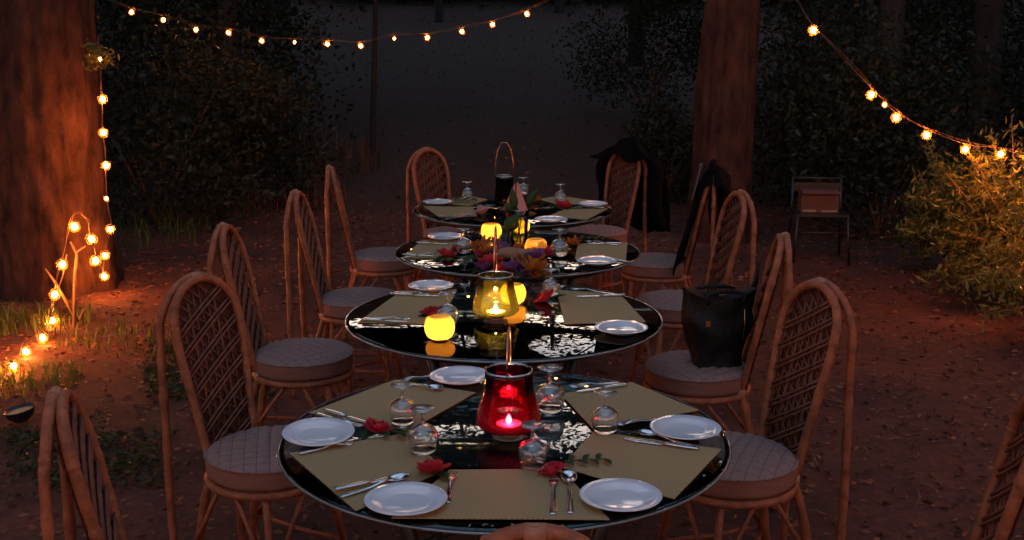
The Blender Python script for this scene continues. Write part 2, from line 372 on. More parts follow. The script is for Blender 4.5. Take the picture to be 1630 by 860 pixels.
def make_chair():
    t = empty('rattan_chair')
    # front hoop
    zs = [.41+.475*i/8 for i in range(9)]
    side = [(halfw(z), backy(z), z) for z in zs]
    arch = [(.135*math.cos(a), backy(.885+.135*math.sin(a)), .885+.135*math.sin(a)) for a in [PI*i/14 for i in range(1, 14)]]
    left = [(-x, y, z) for x, y, z in side[::-1]]
    foot_r = [(.135, -.26, .0), (.112, -.20, .30)]; foot_l = [(-.112, -.20, .30), (-.135, -.26, .0)]
    cane(foot_r+side+arch+left+foot_l, .0142).build('front_hoop', M['rattan'], t)
    s2 = [(.152, -.325, 0), (.148, -.330, .35), (.144, -.330, .7)]
    a2 = [(.141*math.cos(a), -.332+.012*math.sin(a), .875+.153*math.sin(a)) for a in [PI*i/16 for i in range(0, 17)]]
    cane(s2+a2+[(-x, y, z) for x, y, z in s2[::-1]], .0130).build('rear_hoop', M['rattan'], t)
    MB().tube([(.2*math.cos(2*PI*i/36), .2*math.sin(2*PI*i/36), .408) for i in range(36)], .014, 8, closed=True).build('seat_ring', M['rattan'], t)
    MB().lathe([(.0, .405), (.19, .405), (.19, .42), (0, .42)], 32).build('seat_base', M['slat'], t)
    lg = None
    for s in (-1, 1):
        MB().tube([(s*.145, .125, .408), (s*.155, .14, .25), (s*.18, .175, 0)], .0125, 8).build('leg', M['rattan'], t)
    def brace(a, b): MB().tube([a, ((Vector(a)+Vector(b))/2)+Vector((0, 0, -.008)), b], .008, 6).build('brace', M['rattan'], t)
    brace((-.05, .19, .40), (-.165, .155, .14)); brace((.05, .19, .40), (.165, .155, .14))
    for s in (-1, 1):
        brace((s*.192, .04, .40), (s*.165, .155, .14)); brace((s*.192, -.04, .40), (s*.138, -.24, .14))
        brace((s*.165, .15, .15), (s*.138, -.235, .15))
    brace((-.165, .15, .13), (.138, -.235, .13)); brace((.165, .15, .13), (-.138, -.235, .115))
    # bindings round the joints
    for x in (-.10, .10):
        MB().tube([(x, -.166, .385), (x*1.01, -.17, .435)], .019, 10).build('binding', M['binding'], t)
    MB().tube([(-.018, -.316, 1.022), (.018, -.316, 1.022)], .0185, 12).build('binding', M['binding'], t)
    # cushion
    prof = [(0, .42), (.185, .42), (.2, .427), (.206, .437), (.204, .449), (.207, .462), (.204, .476), (.207, .488)]
    MB().lathe(prof, 48).build('cushion', M['cushion_side'], t)
    def top(i, j):
        r = .207*(1-j); a = 2*PI*i
        x, y = r*math.cos(a), r*math.sin(a)
        q = abs(math.sin((x+y)*PI/.056))*abs(math.sin((x-y)*PI/.056))
        z = .490+.021*(1-(r/.207)**3.2)+.009*q**.4*(1 if r < .19 else 0)
        return (x, y, z)
    c = MB().grid(top, 72, 22).build('cushion_top', M['cushion_top'], t)
    MB().tube([(.206*math.cos(2*PI*i/48), .206*math.sin(2*PI*i/48), .489) for i in range(48)], .0035, 6, closed=True).build('piping', M['cushion_top'], t)
    # lattice of the back
    def pf(i, j):
        z = .43+.578*i; w = max(.004, halfw(z)-.004); x = (2*j-1)*w
        return (x, backy(z)-.018+.004*math.sin(x*150)*math.sin(z*150), z)
    MB().grid(pf, 60, 28, .003).build('woven_panel', M['weave'], t)
    def clip(z0, m):
        pts = [(x, z0-m*x) for x in [-.17+.34*i/120 for i in range(121)]]
        pts = [(x, z) for x, z in pts if .43 < z < 1.015 and abs(x) < halfw(z)-.003]
        return (pts[0], pts[-1]) if len(pts) > 8 else None
    def slat(a, b, r, dy):
        P = [(a[0]+(b[0]-a[0])*k/3, 0, a[1]+(b[1]-a[1])*k/3) for k in range(4)]
        P = [(x, backy(z)+dy-.006*math.sin(PI*k/3), z) for k, (x, _, z) in enumerate(P)]
        MB().tube(P, r, 6).build('slat', M['slat'], t)
    for i in range(8):
        for dz in (0, .017):
            q = clip(.46+.066*i+dz, .62)
            if q: slat(q[0], q[1], .0042, .004)
    for i in range(14):
        q = clip(.45+.042*i, -.85)
        if q: slat(q[0], q[1], .0030, -.006)
    for x in (-.088, -.055, -.028, 0, .028, .055, .088):
        zz = .98-.08*abs(x)/.088-.05*(abs(x) > .08)
        P = [(x, backy(z)-.013, z) for z in (.42, .6, .8, zz+.02)]
        MB().tube(P, .0055 if abs(abs(x)-.055) < .001 else .0035, 6).build('slat', M['slat'], t)
    return t
G_CH = 'rattan hoop-back chairs round the tables'
def chair(u, v, deg, label, loc=None):
    p = loc if loc else at(u, v, .5)
    return put('chair', make_chair, (p[0], p[1], gz(p[0], p[1])), R(deg-90), label, 'chair', G_CH)
chair(430, 709, -34, 'empty rattan chair left of the front table, beside the plate at its left rim')
chair(483, 559, -2, 'left rattan chair with its whole round cushion in view behind the front table')
chair(574, 470, -2, 'rattan chair left of the amber lantern table, its cushion touching the glass rim')
chair(612, 400, 8, 'thin edge-on rattan chair left of the third table, tallest one on the left row')
chair(722, 364, -52, 'far left rattan chair behind the last table, its dark arched back facing the camera')
chair(1164, 724, -158, 'large empty rattan chair right of the front table with open lattice back')
R2c = chair(1110, 585, 170, 'edge-on rattan chair on the right holding the black handbag')
R3c = chair(1078, 476, -170, 'rattan chair with orange-lit lattice back behind the chair with the handbag')
R4c = chair(1045, 405, 168, 'right-hand rattan chair whose back is wrapped in a dark jacket with grey lining')
R5c = chair(950, 362, -136, 'far right rattan chair by the last table with a black coat spread over its hoop')
p = at(98, 632, 1.01); chair(0, 0, 14, 'rattan chair back cut off at the bottom left corner', (p.x+.29, p.y+.08))
p = at(1655, 640, 1.01); chair(0, 0, 162, 'rattan chair back cut off at the bottom right corner', (p.x-.29, p.y+.09))
p = at(862, 842, 1.02); chair(0, 0, 88, 'rattan chair at the near end, only its arched top showing at the bottom edge', (p.x, p.y+.30))

# ---------------------------------------------------------------- tables
TX = [(-.020, 2.924), (-.031, 4.228), (.026, 5.532), (.006, 6.836)]
def make_table():
    t = empty('round_table')
    pr = [(0, .738), (.585, .738), (.596, .7405), (.600, .744), (.596, .7485), (.585, .750), (0, .750)]
    MB().lathe(pr, 128).build('glass_top', M['tglass'], t)
    MB().tube([(.6012*math.cos(2*PI*i/128), .6012*math.sin(2*PI*i/128), .7440) for i in range(128)], .0032, 8, closed=True).build('highlight_ring', M['rim_highlight'], t)  # thin ring added to draw the bright line round the glass
    rg = [(.583, .7345), (.590, .731), (.5895, .7262), (.582, .7262)]
    MB().lathe([(0, .700), (.50, .700), (.52, .708), (.52, .724), (.50, .730), (0, .730)], 64).build('wicker_top', M['wicker'], t)
    for k in range(4):
        a = PI/4+k*PI/2; c, s = math.cos(a), math.sin(a)
        MB().box((.40*c, .40*s, .734), (.03, .03, .0075), Matrix.Rotation(a, 3, 'Z')).build('pad', M['iron'], t, False)
        MB().tube([(.38*c, .38*s, .70), (.30*c, .30*s, .45), (.27*c, .27*s, .25), (.40*c, .40*s, 0)], .02, 8).build('leg', M['iron'], t)
    MB().tube([(.285*math.cos(2*PI*i/32), .285*math.sin(2*PI*i/32), .36) for i in range(32)], .012, 6, closed=True).build('stretcher', M['iron'], t)
    return t
TL = ['nearest round glass table with the red lantern', 'round glass table under the amber lantern, second from the front',
      'round glass table heaped with blossoms, second from the back', 'last round glass table with the wire-handled lantern']
for (x, y), l in zip(TX, TL): put('table', make_table, (x, y, 0), 0, l, 'table', 'round glass tables in a row')

# placemats (outlines measured on the table tops)
def placemat(q, label, lift=0):
    c = sum((Vector((a, b, 0)) for a, b in q), Vector())/4; c.z = .7515+lift
    P = [Vector((a, b, 0))-Vector((c.x, c.y, 0)) for a, b in q]
    def fn(i, j):
        a = P[0].lerp(P[1], i); b = P[3].lerp(P[2], i); p = a.lerp(b, j)
        return (p.x, p.y, .0022+.0006*noise.noise((p.x*9+c.x, p.y*9, lift*900)))
    o = MB().grid(fn, 10, 10, .0022).build('placemat', M['placemat'], None, False); o.location = c
    return tag(o, label, 'placemat', 'woven olive placemats')
def mats(i, q): return [(TX[i][0]+a, TX[i][1]+b) for a, b in q]
placemat(mats(0, [(-.262, .015), (-.556, -.14), (-.335, -.50), (-.150, -.255)]), 'olive placemat at the near left of the front table')
placemat(mats(0, [(-.09, .356), (-.345, .485), (-.560, .175), (-.263, .027)]), 'olive placemat at the back left of the front table, under an upturned goblet', .0006)
placemat(mats(0, [(.166, .340), (.391, .455), (.555, .190), (.243, .032)]), 'olive placemat at the back right of the front table, a goblet on it')
placemat(mats(0, [(.242, .015), (.565, -.12), (.398, -.438), (.143, -.245)]), 'olive placemat at the near right of the front table, spoon and knife on it', .0006)
placemat(mats(0, [(-.135, -.262), (.140, -.255), (.238, -.553), (-.250, -.545)]), 'olive placemat at the bottom edge of the front table with fork and spoon upright', .0012)
placemat(mats(1, [(-.430, .405), (-.545, -.117), (-.237, -.135), (-.200, .43)]), 'olive placemat left on the table of the amber lantern')
placemat(mats(1, [(.215, .41), (.475, .34), (.529, -.117), (.229, -.144)]), 'olive placemat right on the table of the amber lantern')
placemat(mats(2, [(-.490, .258), (-.549, -.214), (-.304, -.214), (-.258, .253)]), 'olive placemat left on the blossom-covered table')
placemat(mats(2, [(.308, .137), (.560, .165), (.510, -.273), (.271, -.243)]), 'olive placemat right on the blossom-covered table')
placemat(mats(3, [(-.550, .085), (-.423, -.337), (-.205, -.292), (-.250, .05)]), 'olive placemat at the near left of the last table')
placemat(mats(3, [(.202, -.292), (.421, -.416), (.573, -.013), (.320, -.03)]), 'olive placemat at the near right of the last table')
placemat(mats(3, [(.16, .35), (.30, .50), (.525, .27), (.31, .06)]), 'olive placemat at the back right of the last table', .0006)
placemat(mats(3, [(-.16, .35), (-.28, .50), (-.53, .22), (-.27, .10)]), 'olive placemat at the back left of the last table', .0006)

# plates
def make_plate():
    pr = [(0, .004), (.052, .004), (.056, 0), (.060, .004), (.075, .0095), (.0945, .0165), (.096, .0185), (.0945, .0195), (.074, .0135), (.060, .0085), (.050, .0068), (0, .0068)]
    return MB().lathe(pr, 64).build('side_plate', M['china'])
def plate(u, v, label, z=.7545, rot=None):
    p = at(u, v, z+.012); p.z = z
    put('plate', make_plate, p, 0, label, 'plate', 'white side plates on the tables', rot=rot)
plate(507, 690, 'white plate at the left rim of the front table, bright reflections in its well', rot=(R(3), R(1), 0), z=.757)
plate(646, 797, 'white plate at the near left edge of the front table')
plate(988, 791, 'white plate at the near right edge of the front table')
plate(1091, 683, 'white plate at the right rim of the front table beside the knife and spoon')
plate(733, 600, 'white plate half hidden behind the red lantern', z=.751)
plate(686, 456, 'white plate at the back left of the amber lantern table')
plate(989, 523, 'white plate at the right of the amber lantern table')
plate(709, 377, 'white plate at the back left of the blossom-covered table')
plate(950, 416, 'white plate at the right of the blossom-covered table')
plate(697, 322, 'small white plate at the left of the last table')
plate(943, 325, 'small white plate at the right of the last table')
plate(877, 350, 'small white plate at the near edge of the last table', z=.751)

# upturned goblets
def make_goblet():
    t = empty('upturned_goblet')
    o = [(.0300, 0), (.0345, .018), (.0375, .036), (.0365, .050), (.030, .062), (.018, .070), (.006, .0735)]
    i = [(.0045, .0695), (.0165, .0665), (.0282, .059), (.0348, .0485), (.0358, .036), (.0329, .018), (.0284, 0)]
    MB().lathe([(0, .0697)]+i+o+[(0, .0735)], 32).build('bowl', M['goblet'], t)
    MB().lathe([(0, .0742), (.0058, .0742), (.0042, .083), (.0038, .095), (.0055, .104), (0, .104)], 20).build('stem', M['goblet'], t)
    MB().lathe([(0, .1045), (.006, .1045), (.016, .1095), (.030, .1125), (.0315, .114), (.030, .1152), (0, .1140)], 32).build('foot', M['goblet'], t)
    return t
def goblet(u, v, label, z=.752, s=1.):
    p = at(u, v, z); put('goblet', make_goblet, p, 0, label, 'goblet', 'upturned stemmed glasses', scale=s)
goblet(674, 720, 'upturned goblet behind the red flower at the near left of the front table', s=1.05)
goblet(641, 675, 'upturned goblet standing on the back left placemat of the front table', .7545)
goblet(875, 655, 'upturned goblet touching the right of the red lantern', s=1.15)
goblet(963, 688, 'upturned goblet on the back right placemat of the front table', .7545)
goblet(848, 745, 'upturned goblet just in front of the red lantern, glowing red')
goblet(712, 518, 'upturned goblet behind the glowing candle globe of the amber lantern table', s=1.1)
goblet(877, 472, 'upturned goblet behind the red blossom right of the amber lantern')
goblet(738, 403, 'upturned goblet at the left of the blossom-covered table', s=1.05)
goblet(891, 408, 'upturned goblet right of the small candle globe on the blossom-covered table', s=1.15)
goblet(744, 318, 'upturned goblet at the left of the last table')
goblet(892, 322, 'upturned goblet at the right of the last table beside a red blossom')
goblet(833, 310, 'upturned goblet behind the pink flower of the last table')

# lanterns
def make_lantern(gm, name='glass_lantern', H=.165, rb=.084, rt=.062, handle=(.14, .0), light='flame'):
    t = empty(name)
    MB().lathe([(0, 0), (.045, 0), (.046, .004), (.030, .008), (.030, .020), (.05, .024), (0, .024)], 32).build('base', M['dullmetal'], t)
    o = [(.0, .0245), (.050, .0245), (rb*.86, .029), (rb, .042), (rb*.985, .060), (rb+(rt-rb)*.45, .10), (rb+(rt-rb)*.8, .135), (rt+.002, H-.008), (rt, H)]
    i = [(r-.0022 if r > .01 else 0, z+(.002 if z < .03 else 0)) for r, z in o[::-1]]
    MB().lathe(o+i, 56).build('glass_shade', gm, t)
    MB().tube([(rt*math.cos(2*PI*k/40), rt*math.sin(2*PI*k/40), H+.001) for k in range(40)], .0028, 8, closed=True).build('rim', M['steel'], t)
    MB().lathe([(0, .0275), (.034, .0275), (.036, .038), (.033, .037), (.010, .034), (0, .034)], 24).build('candle', M['wax'], t)
    MB().lathe([(0, .036), (.0060, .040), (.0085, .046), (.005, .054), (.001, .062)], 12).build('flame', M[light], t)
    hh, tw = handle
    pts = [(rt, 0, H), (rt+.004, 0, H+hh*.35), (rt*.75, 0, H+hh*.8), (rt*.3, 0, H+hh), (-rt*.3, 0, H+hh), (-rt*.75, 0, H+hh*.8), (-rt-.004, 0, H+hh*.35), (-rt, 0, H)]
    MB().tube(pts, .0030, 8).build('handle', M['copper'], t)
    return t
p = at(810, 695, .75); t = make_lantern(M['redglass'], H=.185, rb=.088, rt=.062, handle=(.115, 0)); t.location = (p.x, p.y, .7505); t.rotation_euler = (0, 0, R(86))
tag(t, 'red glass candle lantern with a wire handle on the front table', 'lantern', 'glass candle lanterns')
p = at(789, 511, .75); t = make_lantern(M['amberglass'], H=.175, rb=.088, rt=.064, handle=(.18, 0)); t.location = (p.x, p.y, .7505); t.rotation_euler = (0, 0, R(87))
tag(t, 'amber-green glass candle lantern with a tall wire handle on the second table', 'lantern', 'glass candle lanterns')
p = at(803, 333, .75); t = make_lantern(M['smokeglass'], H=.20, rb=.062, rt=.052, handle=(.20, 0), light='wax'); t.location = (p.x, p.y, .7505); t.rotation_euler = (0, 0, R(8))
tag(t, 'unlit lantern with an arched wire handle on the last table', 'lantern', 'glass candle lanterns')

def make_globe():
    t = empty('candle_globe')
    pr = [(.030, .004), (.043, .012), (.0515, .030), (.054, .048), (.050, .068), (.042, .080), (.036, .084)]
    MB().lathe(pr, 40).build('frosted_shade', M['globe'], t)
    MB().lathe([(0, 0), (.030, 0), (.0305, .005), (0, .007)], 32).build('base', M['dullmetal'], t)
    MB().lathe([(0, .008), (.019, .008), (.019, .020), (0, .019)], 20).build('candle', M['wax'], t)
    MB().lathe([(0, .021), (.004, .025), (.0055, .032), (.003, .040), (.0005, .047)], 10).build('flame', M['flame_small'], t)
    return t
def globe(u, v, label, s=1.):
    p = at(u, v, .75); put('globe', make_globe, (p.x, p.y, .7508), 0, label, 'candle', 'frosted candle globes', scale=s)
globe(700, 541, 'glowing yellow candle globe mirrored in the glass of the second table', 1.0)
globe(817, 484, 'glowing candle globe just behind the amber lantern', .95)
globe(782, 382, 'glowing candle globe left of the vase on the blossom-covered table')
globe(829, 372, 'candle globe glowing behind the glass vase', .9)
globe(853, 408, 'glowing candle globe half hidden by the tan bract, right of the vase')

# ---------------------------------------------------------------- cutlery (lies along +Y, handle end at origin)
def bar(prof, th, crv=None):
    """flat outline [(y, halfwidth)] with thickness and a height curve"""
    def fn(i, j):
        k = i*(len(prof)-1); a = int(min(k, len(prof)-2)); f = k-a
        y = prof[a][0]*(1-f)+prof[a+1][0]*f; w = prof[a][1]*(1-f)+prof[a+1][1]*f
        x = (j*2-1)*w; return (x, y, (crv(y) if crv else 0)+.001*(1-(2*j-1)**2))
    return MB().grid(fn, (len(prof)-1)*2, 4, th)
def curve(y): return .003+.007*math.exp(-((y-.125)/.03)**2)
def make_fork():
    t = empty('fork')
    bar([(0, .0065), (.01, .0085), (.06, .006), (.11, .0035), (.125, .004)], .002, curve).build('handle', M['steel'], t)
    h = bar([(.1255, .004), (.135, .0095), (.15, .012), (.158, .012)], .0015, curve)
    for k in range(4):
        x = -.0098+k*.0065
        h.tube([(x, .1565, curve(.157)), (x, .175, .003), (x, .193, .006)], [.0019, .0017, .0008], 5)
    h.build('tines', M['steel'], t); return t
def make_spoon():
    t = empty('spoon')
    bar([(0, .0065), (.01, .0085), (.06, .006), (.11, .0035), (.13, .004)], .002, curve).build('handle', M['steel'], t)
    def fn(i, j):
        y = -1+2*i; w = math.sqrt(max(0, 1-y*y)); x = (2*j-1)*w
        return (x*.021, .160+y*.0295, .011-.008*(1-(x*x+y*y)))
    MB().grid(fn, 14, 10, .0012).build('bowl', M['steel'], t); return t
def make_knife():
    t = empty('knife')
    bar([(0, .006), (.008, .0085), (.06, .0075), (.095, .0065)], .004, lambda y: .0055).build('handle', M['steel'], t)
    bar([(.0955, .0065), (.12, .009), (.17, .0095), (.195, .006), (.203, .001)], .0018, lambda y: .004).build('blade', M['steel'], t); return t
MK = {'fork': make_fork, 'spoon': make_spoon, 'knife': make_knife}
def cut(kind, a, b, label, z=.7552, flip=0):
    """handle end at pixel a, head towards pixel b"""
    p = at(*a, z); q = at(*b, z); d = q-p
    s = max(.8, min(1.25, d.length/.2))
    put(kind, MK[kind], p, math.atan2(d.y, d.x)-PI/2, label, kind, 'steel cutlery on the tables', scale=(1, s, 1))
cut('fork', (880, 822), (882, 752), 'fork left of the upright spoon near the bottom edge of the front table')
cut('spoon', (908, 820), (905, 752), 'upright spoon with a shiny bowl left of the near right plate')
cut('fork', (712, 803), (721, 752), 'upright fork right of the near left plate')
cut('fork', (475, 724), (566, 706), 'fork lying just below the left rim plate of the front table')
cut('knife', (533, 783), (652, 757), 'knife above the near left plate of the front table', .7558)
cut('spoon', (541, 793), (655, 760), 'spoon beside the knife above the near left plate')
cut('knife', (517, 656), (588, 676), 'knife behind the left rim plate of the front table', .7558)
cut('fork', (503, 660), (580, 682), 'fork behind the left rim plate of the front table')
cut('fork', (700, 597), (628, 611), 'fork on the back left corner of the front table')
cut('spoon', (633, 610), (708, 624), 'spoon on the back left placemat of the front table')
cut('knife', (1112, 718), (994, 701), 'knife on the right placemat of the front table, lowest of the pair')
cut('spoon', (1110, 713), (1012, 690), 'spoon with a blue-white bowl right on the front table')
cut('fork', (1060, 668), (995, 676), 'fork tucked against the right rim plate of the front table')
cut('knife', (998, 615), (918, 626), 'knife on the back right placemat of the front table')
cut('fork', (985, 611), (905, 618), 'fork on the back right placemat of the front table')
cut('knife', (576, 511), (648, 514), 'knife at the near left of the amber lantern table')
cut('fork', (580, 508), (655, 510), 'fork at the near left of the amber lantern table')
cut('fork', (628, 466), (685, 470), 'fork at the back left of the amber lantern table')
cut('knife', (620, 470), (700, 473), 'knife at the back left of the amber lantern table')
cut('knife', (995, 472), (918, 474), 'knife at the back right of the amber lantern table')
cut('fork', (980, 470), (905, 460), 'fork at the back right of the amber lantern table')
cut('fork', (1015, 513), (944, 517), 'fork half under the plate of the amber lantern table')
cut('knife', (640, 407), (688, 409), 'knife at the near left of the blossom-covered table')
cut('fork', (645, 411), (696, 404), 'fork at the near left of the blossom-covered table')
cut('knife', (662, 388), (712, 390), 'knife at the back left of the blossom-covered table')
cut('knife', (990, 389), (935, 389), 'knife at the right of the blossom-covered table')
cut('fork', (985, 392), (930, 384), 'fork at the right of the blossom-covered table')
cut('fork', (1000, 418), (945, 409), 'fork half under the plate of the blossom-covered table')
cut('knife', (700, 346), (742, 342), 'knife at the near left of the last table')
cut('spoon', (710, 350), (752, 343), 'spoon at the near left of the last table')
cut('knife', (962, 333), (918, 329), 'knife at the near right of the last table')

# ---------------------------------------------------------------- flowers
def petal_fn(L, W, curl, ang, lift=.25, ruf=.12, tip=.35):
    ca, sa = math.cos(ang), math.sin(ang); ph = random.random()*6
    def fn(i, j):
        t = i; w = W*math.sin(PI*min(1, .10+t*.86))**.75*(1 if t < .7 else 1-(t-.7)*tip)
        x = (2*j-1)*w*.5; y = L*t*math.cos(lift*t*1.2)
        z = L*math.sin(lift+curl*t)*t+ruf*W*math.sin(j*9+ph+t*5)*t*.4+.25*abs(2*j-1)**2*w
        return (x*ca-y*sa, x*sa+y*ca, z)
    return fn
def make_blossom(pm, n=6, L=.04, W=.034, lifts=(.35, .9), leafs=2, pis=True):
    def mk():
        t = empty('blossom'); c = 0
        for ring, lf in enumerate(lifts):
            for k in range(n):
                a = 2*PI*k/n+ring*PI/n+random.uniform(-.2, .2)
                MB().grid(petal_fn(L*(1-.25*ring), W*(1-.15*ring), random.uniform(.1, .9), a, lf+random.uniform(-.15, .15)), 6, 5, .0006).build('petal', M[pm], t)
        for k in range(leafs):
            a = k*2.4+random.random()
            MB().grid(petal_fn(L*1.5, W*.7, -.2, a, .05, .05, .9), 6, 4, .0006).build('leaf', M['leaf'], t)
        if pis: MB().tube([(0, 0, .004), (.004, .002, .025), (.01, .004, .042)], [.003, .0018, .0026], 6).build('pistil', M['petal_orange'], t)
        return t
    return mk
def bloom(kind, u, v, label, s=1., z=.7535, tilt=(0, 0), cat='flower'):
    mk = {'red': make_blossom('petal_red', 5, .046, .046, (.3, .9)), 'pink': make_blossom('petal_pink', 5, .045, .04, (.35, .95)),
          'orange': make_blossom('petal_orange', 7, .042, .017, (.25, .8), 3), 'purple': make_blossom('petal_purple', 6, .036, .033, (.4, .9), 1)}[kind]
    p = at(u, v, z); put('bloom_'+kind, mk, p, 0, label, cat, kind+' blossoms on the tables', rot=(tilt[0], tilt[1], random.random()*6), scale=s)
bloom('red', 602, 690, 'red hibiscus on the left placemats of the front table', .95)
bloom('red', 690, 756, 'red hibiscus in front of the goblet at the near left of the front table', 1.05, tilt=(.3, 0))
bloom('red', 882, 756, 'red hibiscus between goblet and spoon on the front table', .85, tilt=(0, .4))
bloom('red', 686, 503, 'red blossom behind the candle globe of the second table', 1.0)
bloom('red', 871, 480, 'red blossom right of the amber lantern', 1.15, tilt=(.5, 0))
bloom('red', 712, 410, 'red blossom with leaves at the left of the blossom-covered table', 1.1)
bloom('red', 728, 400, 'red blossom touching the goblet at the left of the blossom-covered table', .8, tilt=(.3, .3))
bloom('red', 897, 332, 'red blossom in front of the right goblet of the last table', 1.25)
bloom('pink', 766, 343, 'pink blossom left of the unlit lantern on the last table', 1.2)
bloom('orange', 852, 322, 'orange star-shaped blossom right of the unlit lantern', 1.3, tilt=(.3, .2))
bloom('orange', 912, 391, 'orange leaf-like blossom behind the goblet of the blossom-covered table', 1.3)
# heap of blossoms round the vase
heap = [('purple', 792, 400, 1.2, 0), ('orange', 765, 398, 1.1, 0), ('red', 772, 414, 1.0, 0), ('purple', 812, 418, 1.3, 0), ('orange', 845, 425, 1.3, 0),
        ('red', 800, 436, .9, 0), ('purple', 838, 440, 1.1, 0), ('orange', 857, 440, 1.1, 0), ('red', 862, 409, 1.0, 0), ('purple', 770, 432, .9, 0), ('orange', 822, 404, 1.0, .03), ('purple', 852, 415, 1.0, .03), ('purple', 800, 408, 1.0, .03), ('orange', 848, 432, 1.1, .03), ('purple', 820, 432, 1.0, .025), ('red', 782, 424, 1.0, .02), ('orange', 775, 404, .9, .04)]
HL = ['purple blossom between the left candle globe and the vase', 'orange blossom below the left candle globe', 'red blossom left in the heap round the vase',
      'purple blossom in front of the vase under the tan bract', 'orange blossom at the right end of the heap', 'red blossom behind the amber lantern handle',
      'purple blossom at the near side of the heap', 'orange blossom at the lower right of the heap', 'red blossom against the right candle globe',
      'purple blossom at the lower left of the heap', 'orange blossom lying on the heap by the vase', 'purple blossom lying on top of the tan bract', 'purple blossom leaning on the near side of the vase', 'large orange blossom on top at the right of the heap', 'purple blossom on top behind the amber lantern', 'red blossom on top at the left of the heap', 'small orange blossom raised at the left of the heap']
for (k, u, v, s, dz), l in zip(heap, HL): bloom(k, u, v, l, s*1.5, .7535+dz, tilt=(random.uniform(-.3, .6), random.uniform(-.4, .4)))
# tan curled bract
def fn(i, j):
    a = -2.2+4.4*j; r = .026+.010*math.sin(i*PI)*.6+.008*i; x = -.085+.17*i
    return (x, r*math.sin(a), r*math.cos(a)+.035+.006*math.sin(i*7))
o = MB().grid(fn, 16, 14, .0018).build('curled_bract', M['petal_tan']); p = at(822, 418, .76); o.location = p; o.rotation_euler = (0, 0, R(-6))
tag(o, 'tan curled bract lying across the blossom heap', 'bract')
# loose leaves and sprigs
def make_sprig():
    t = empty('leafy_sprig')
    MB().tube([(-.07, 0, .004), (0, .005, .010), (.07, -.004, .012)], [.002, .0018, .0012], 5).build('stem', M['stem'], t)
    for k in range(7):
        x = -.05+k*.019; a = (1 if k % 2 else -1)*(.9+random.random()*.4)-PI/2
        o = MB().grid(petal_fn(.045, .018, -.1, a, .15, .05, .9), 6, 4, .0006).build('leaf', M['leaf'], t); o.location = (x, 0, .008)
    return t
for (u, v, dg, s, l) in [(641, 694, -6, 1.1, 'green leafy sprig between the two goblets at the left of the front table'),
                         (925, 738, 8, .9, 'dark twig with leaves on the near right placemat of the front table'),
                         (735, 322, -10, 1.4, 'dark leafy sprig left of the unlit lantern on the last table'),
                         (700, 418, 10, 1.0, 'leafy sprig under the red blossom of the blossom-covered table'),
                         (935, 382, -4, 1.1, 'leafy sprig by the cutlery at the right of the blossom-covered table')]:
    put('sprig', make_sprig, at(u, v, .7545), R(dg), l, 'sprig', 'cut sprigs on the tables', scale=s)

# vase with tall stems on the third table
p = at(826, 392, .75)
t = empty('glass_vase', (p.x, p.y, .7508), 0, 'greenish clear glass vase holding the tall pink flower', 'vase')
o = [(0, 0), (.042, 0), (.046, .006), (.044, .07), (.047, .13), (.052, .185)]
MB().lathe(o+[(r-.003 if r > .01 else 0, z+(.006 if z < .01 else 0)) for r, z in o[::-1]], 40).build('vessel', M['vaseglass'], t)
MB().tube([(.0505*math.cos(2*PI*k/40), .0505*math.sin(2*PI*k/40), .186) for k in range(40)], .002, 6, closed=True).build('rim', M['steel'], t)
vx, vy = p.x, p.y
f = empty('pink_lily', (vx-.012, vy, .76), 0, 'tall pink pointed flower with dark leaves standing in the glass vase', 'flower')
MB().tube([(.02, .01, 0), (.008, 0, .1), (-.005, -.005, .2), (-.012, -.01, .25)], .0035, 6).build('stem', M['stem'], f)
MB().tube([(-.02, .01, 0), (-.02, 0, .1), (-.035, -.005, .19)], .003, 6).build('stem', M['stem'], f)
MB().tube([(.0, -.02, 0), (.02, -.01, .1), (.03, -.005, .18)], .003, 6).build('stem', M['stem'], f)
def spathe(cx, cz, L, W, lean, turn):
    def fn(i, j):
        w = W*math.sin(PI*min(1, .06+i*.92))**.8; a = (j-.5)*2.2
        x = w*math.sin(a)*.6; y = -.25*w*math.cos(a)
        q = L*i; return (cx+x+lean*q, y+turn*q, cz+q*math.sqrt(max(.05, 1-lean*lean)))
    return fn
def tri(A, Lp, Rp, dep):
    A, Lp, Rp = Vector(A), Vector(Lp), Vector(Rp)
    def fn(i, j):
        f = .06+.94*i; q = A+(Lp-A)*(f*(1-j))+(Rp-A)*(f*j)
        return (q.x, q.y-dep*math.sin(PI*j)*f+.006*math.sin(j*11+i*3)*i, q.z-.018*math.sin(PI*j)*i+.012*math.sin(j*9)*i)
    return fn
MB().grid(tri((.004, -.01, .325), (-.010, -.015, .20), (.058, -.02, .165), .03), 14, 10, .001).build('petal', M['petal_pink'], f)
MB().grid(tri((-.006, -.005, .315), (-.050, .005, .215), (-.008, -.012, .175), .02), 14, 10, .001).build('petal', M['petal_pink'], f)
def bigleaf(x0, z0, x1, z1, W, y=-.03):
    def fn(i, j):
        w = W*math.sin(PI*min(1, .05+i*.94)); dx, dz = x1-x0, z1-z0; L = math.hypot(dx, dz)
        return (x0+dx*i-dz/L*w*(j-.5), y-.02*math.sin(i*3)+.012*abs(2*j-1), z0+dz*i+dx/L*w*(j-.5))
    return MB().grid(fn, 12, 6, .0008)
bigleaf(-.01, .15, -.022, .29, .045).build('leaf', M['leaf'], f)
bigleaf(0, .16, -.055, .07, .07, -.055).build('leaf', M['leaf'], f)
bigleaf(-.02, .17, -.06, .21, .05, -.04).build('leaf', M['leaf'], f)
bigleaf(.02, .16, .11, .275, .05, .04).build('leaf', M['leaf'], f)
bigleaf(.03, .15, .10, .15, .03, .03).build('leaf', M['leaf_y'], f)
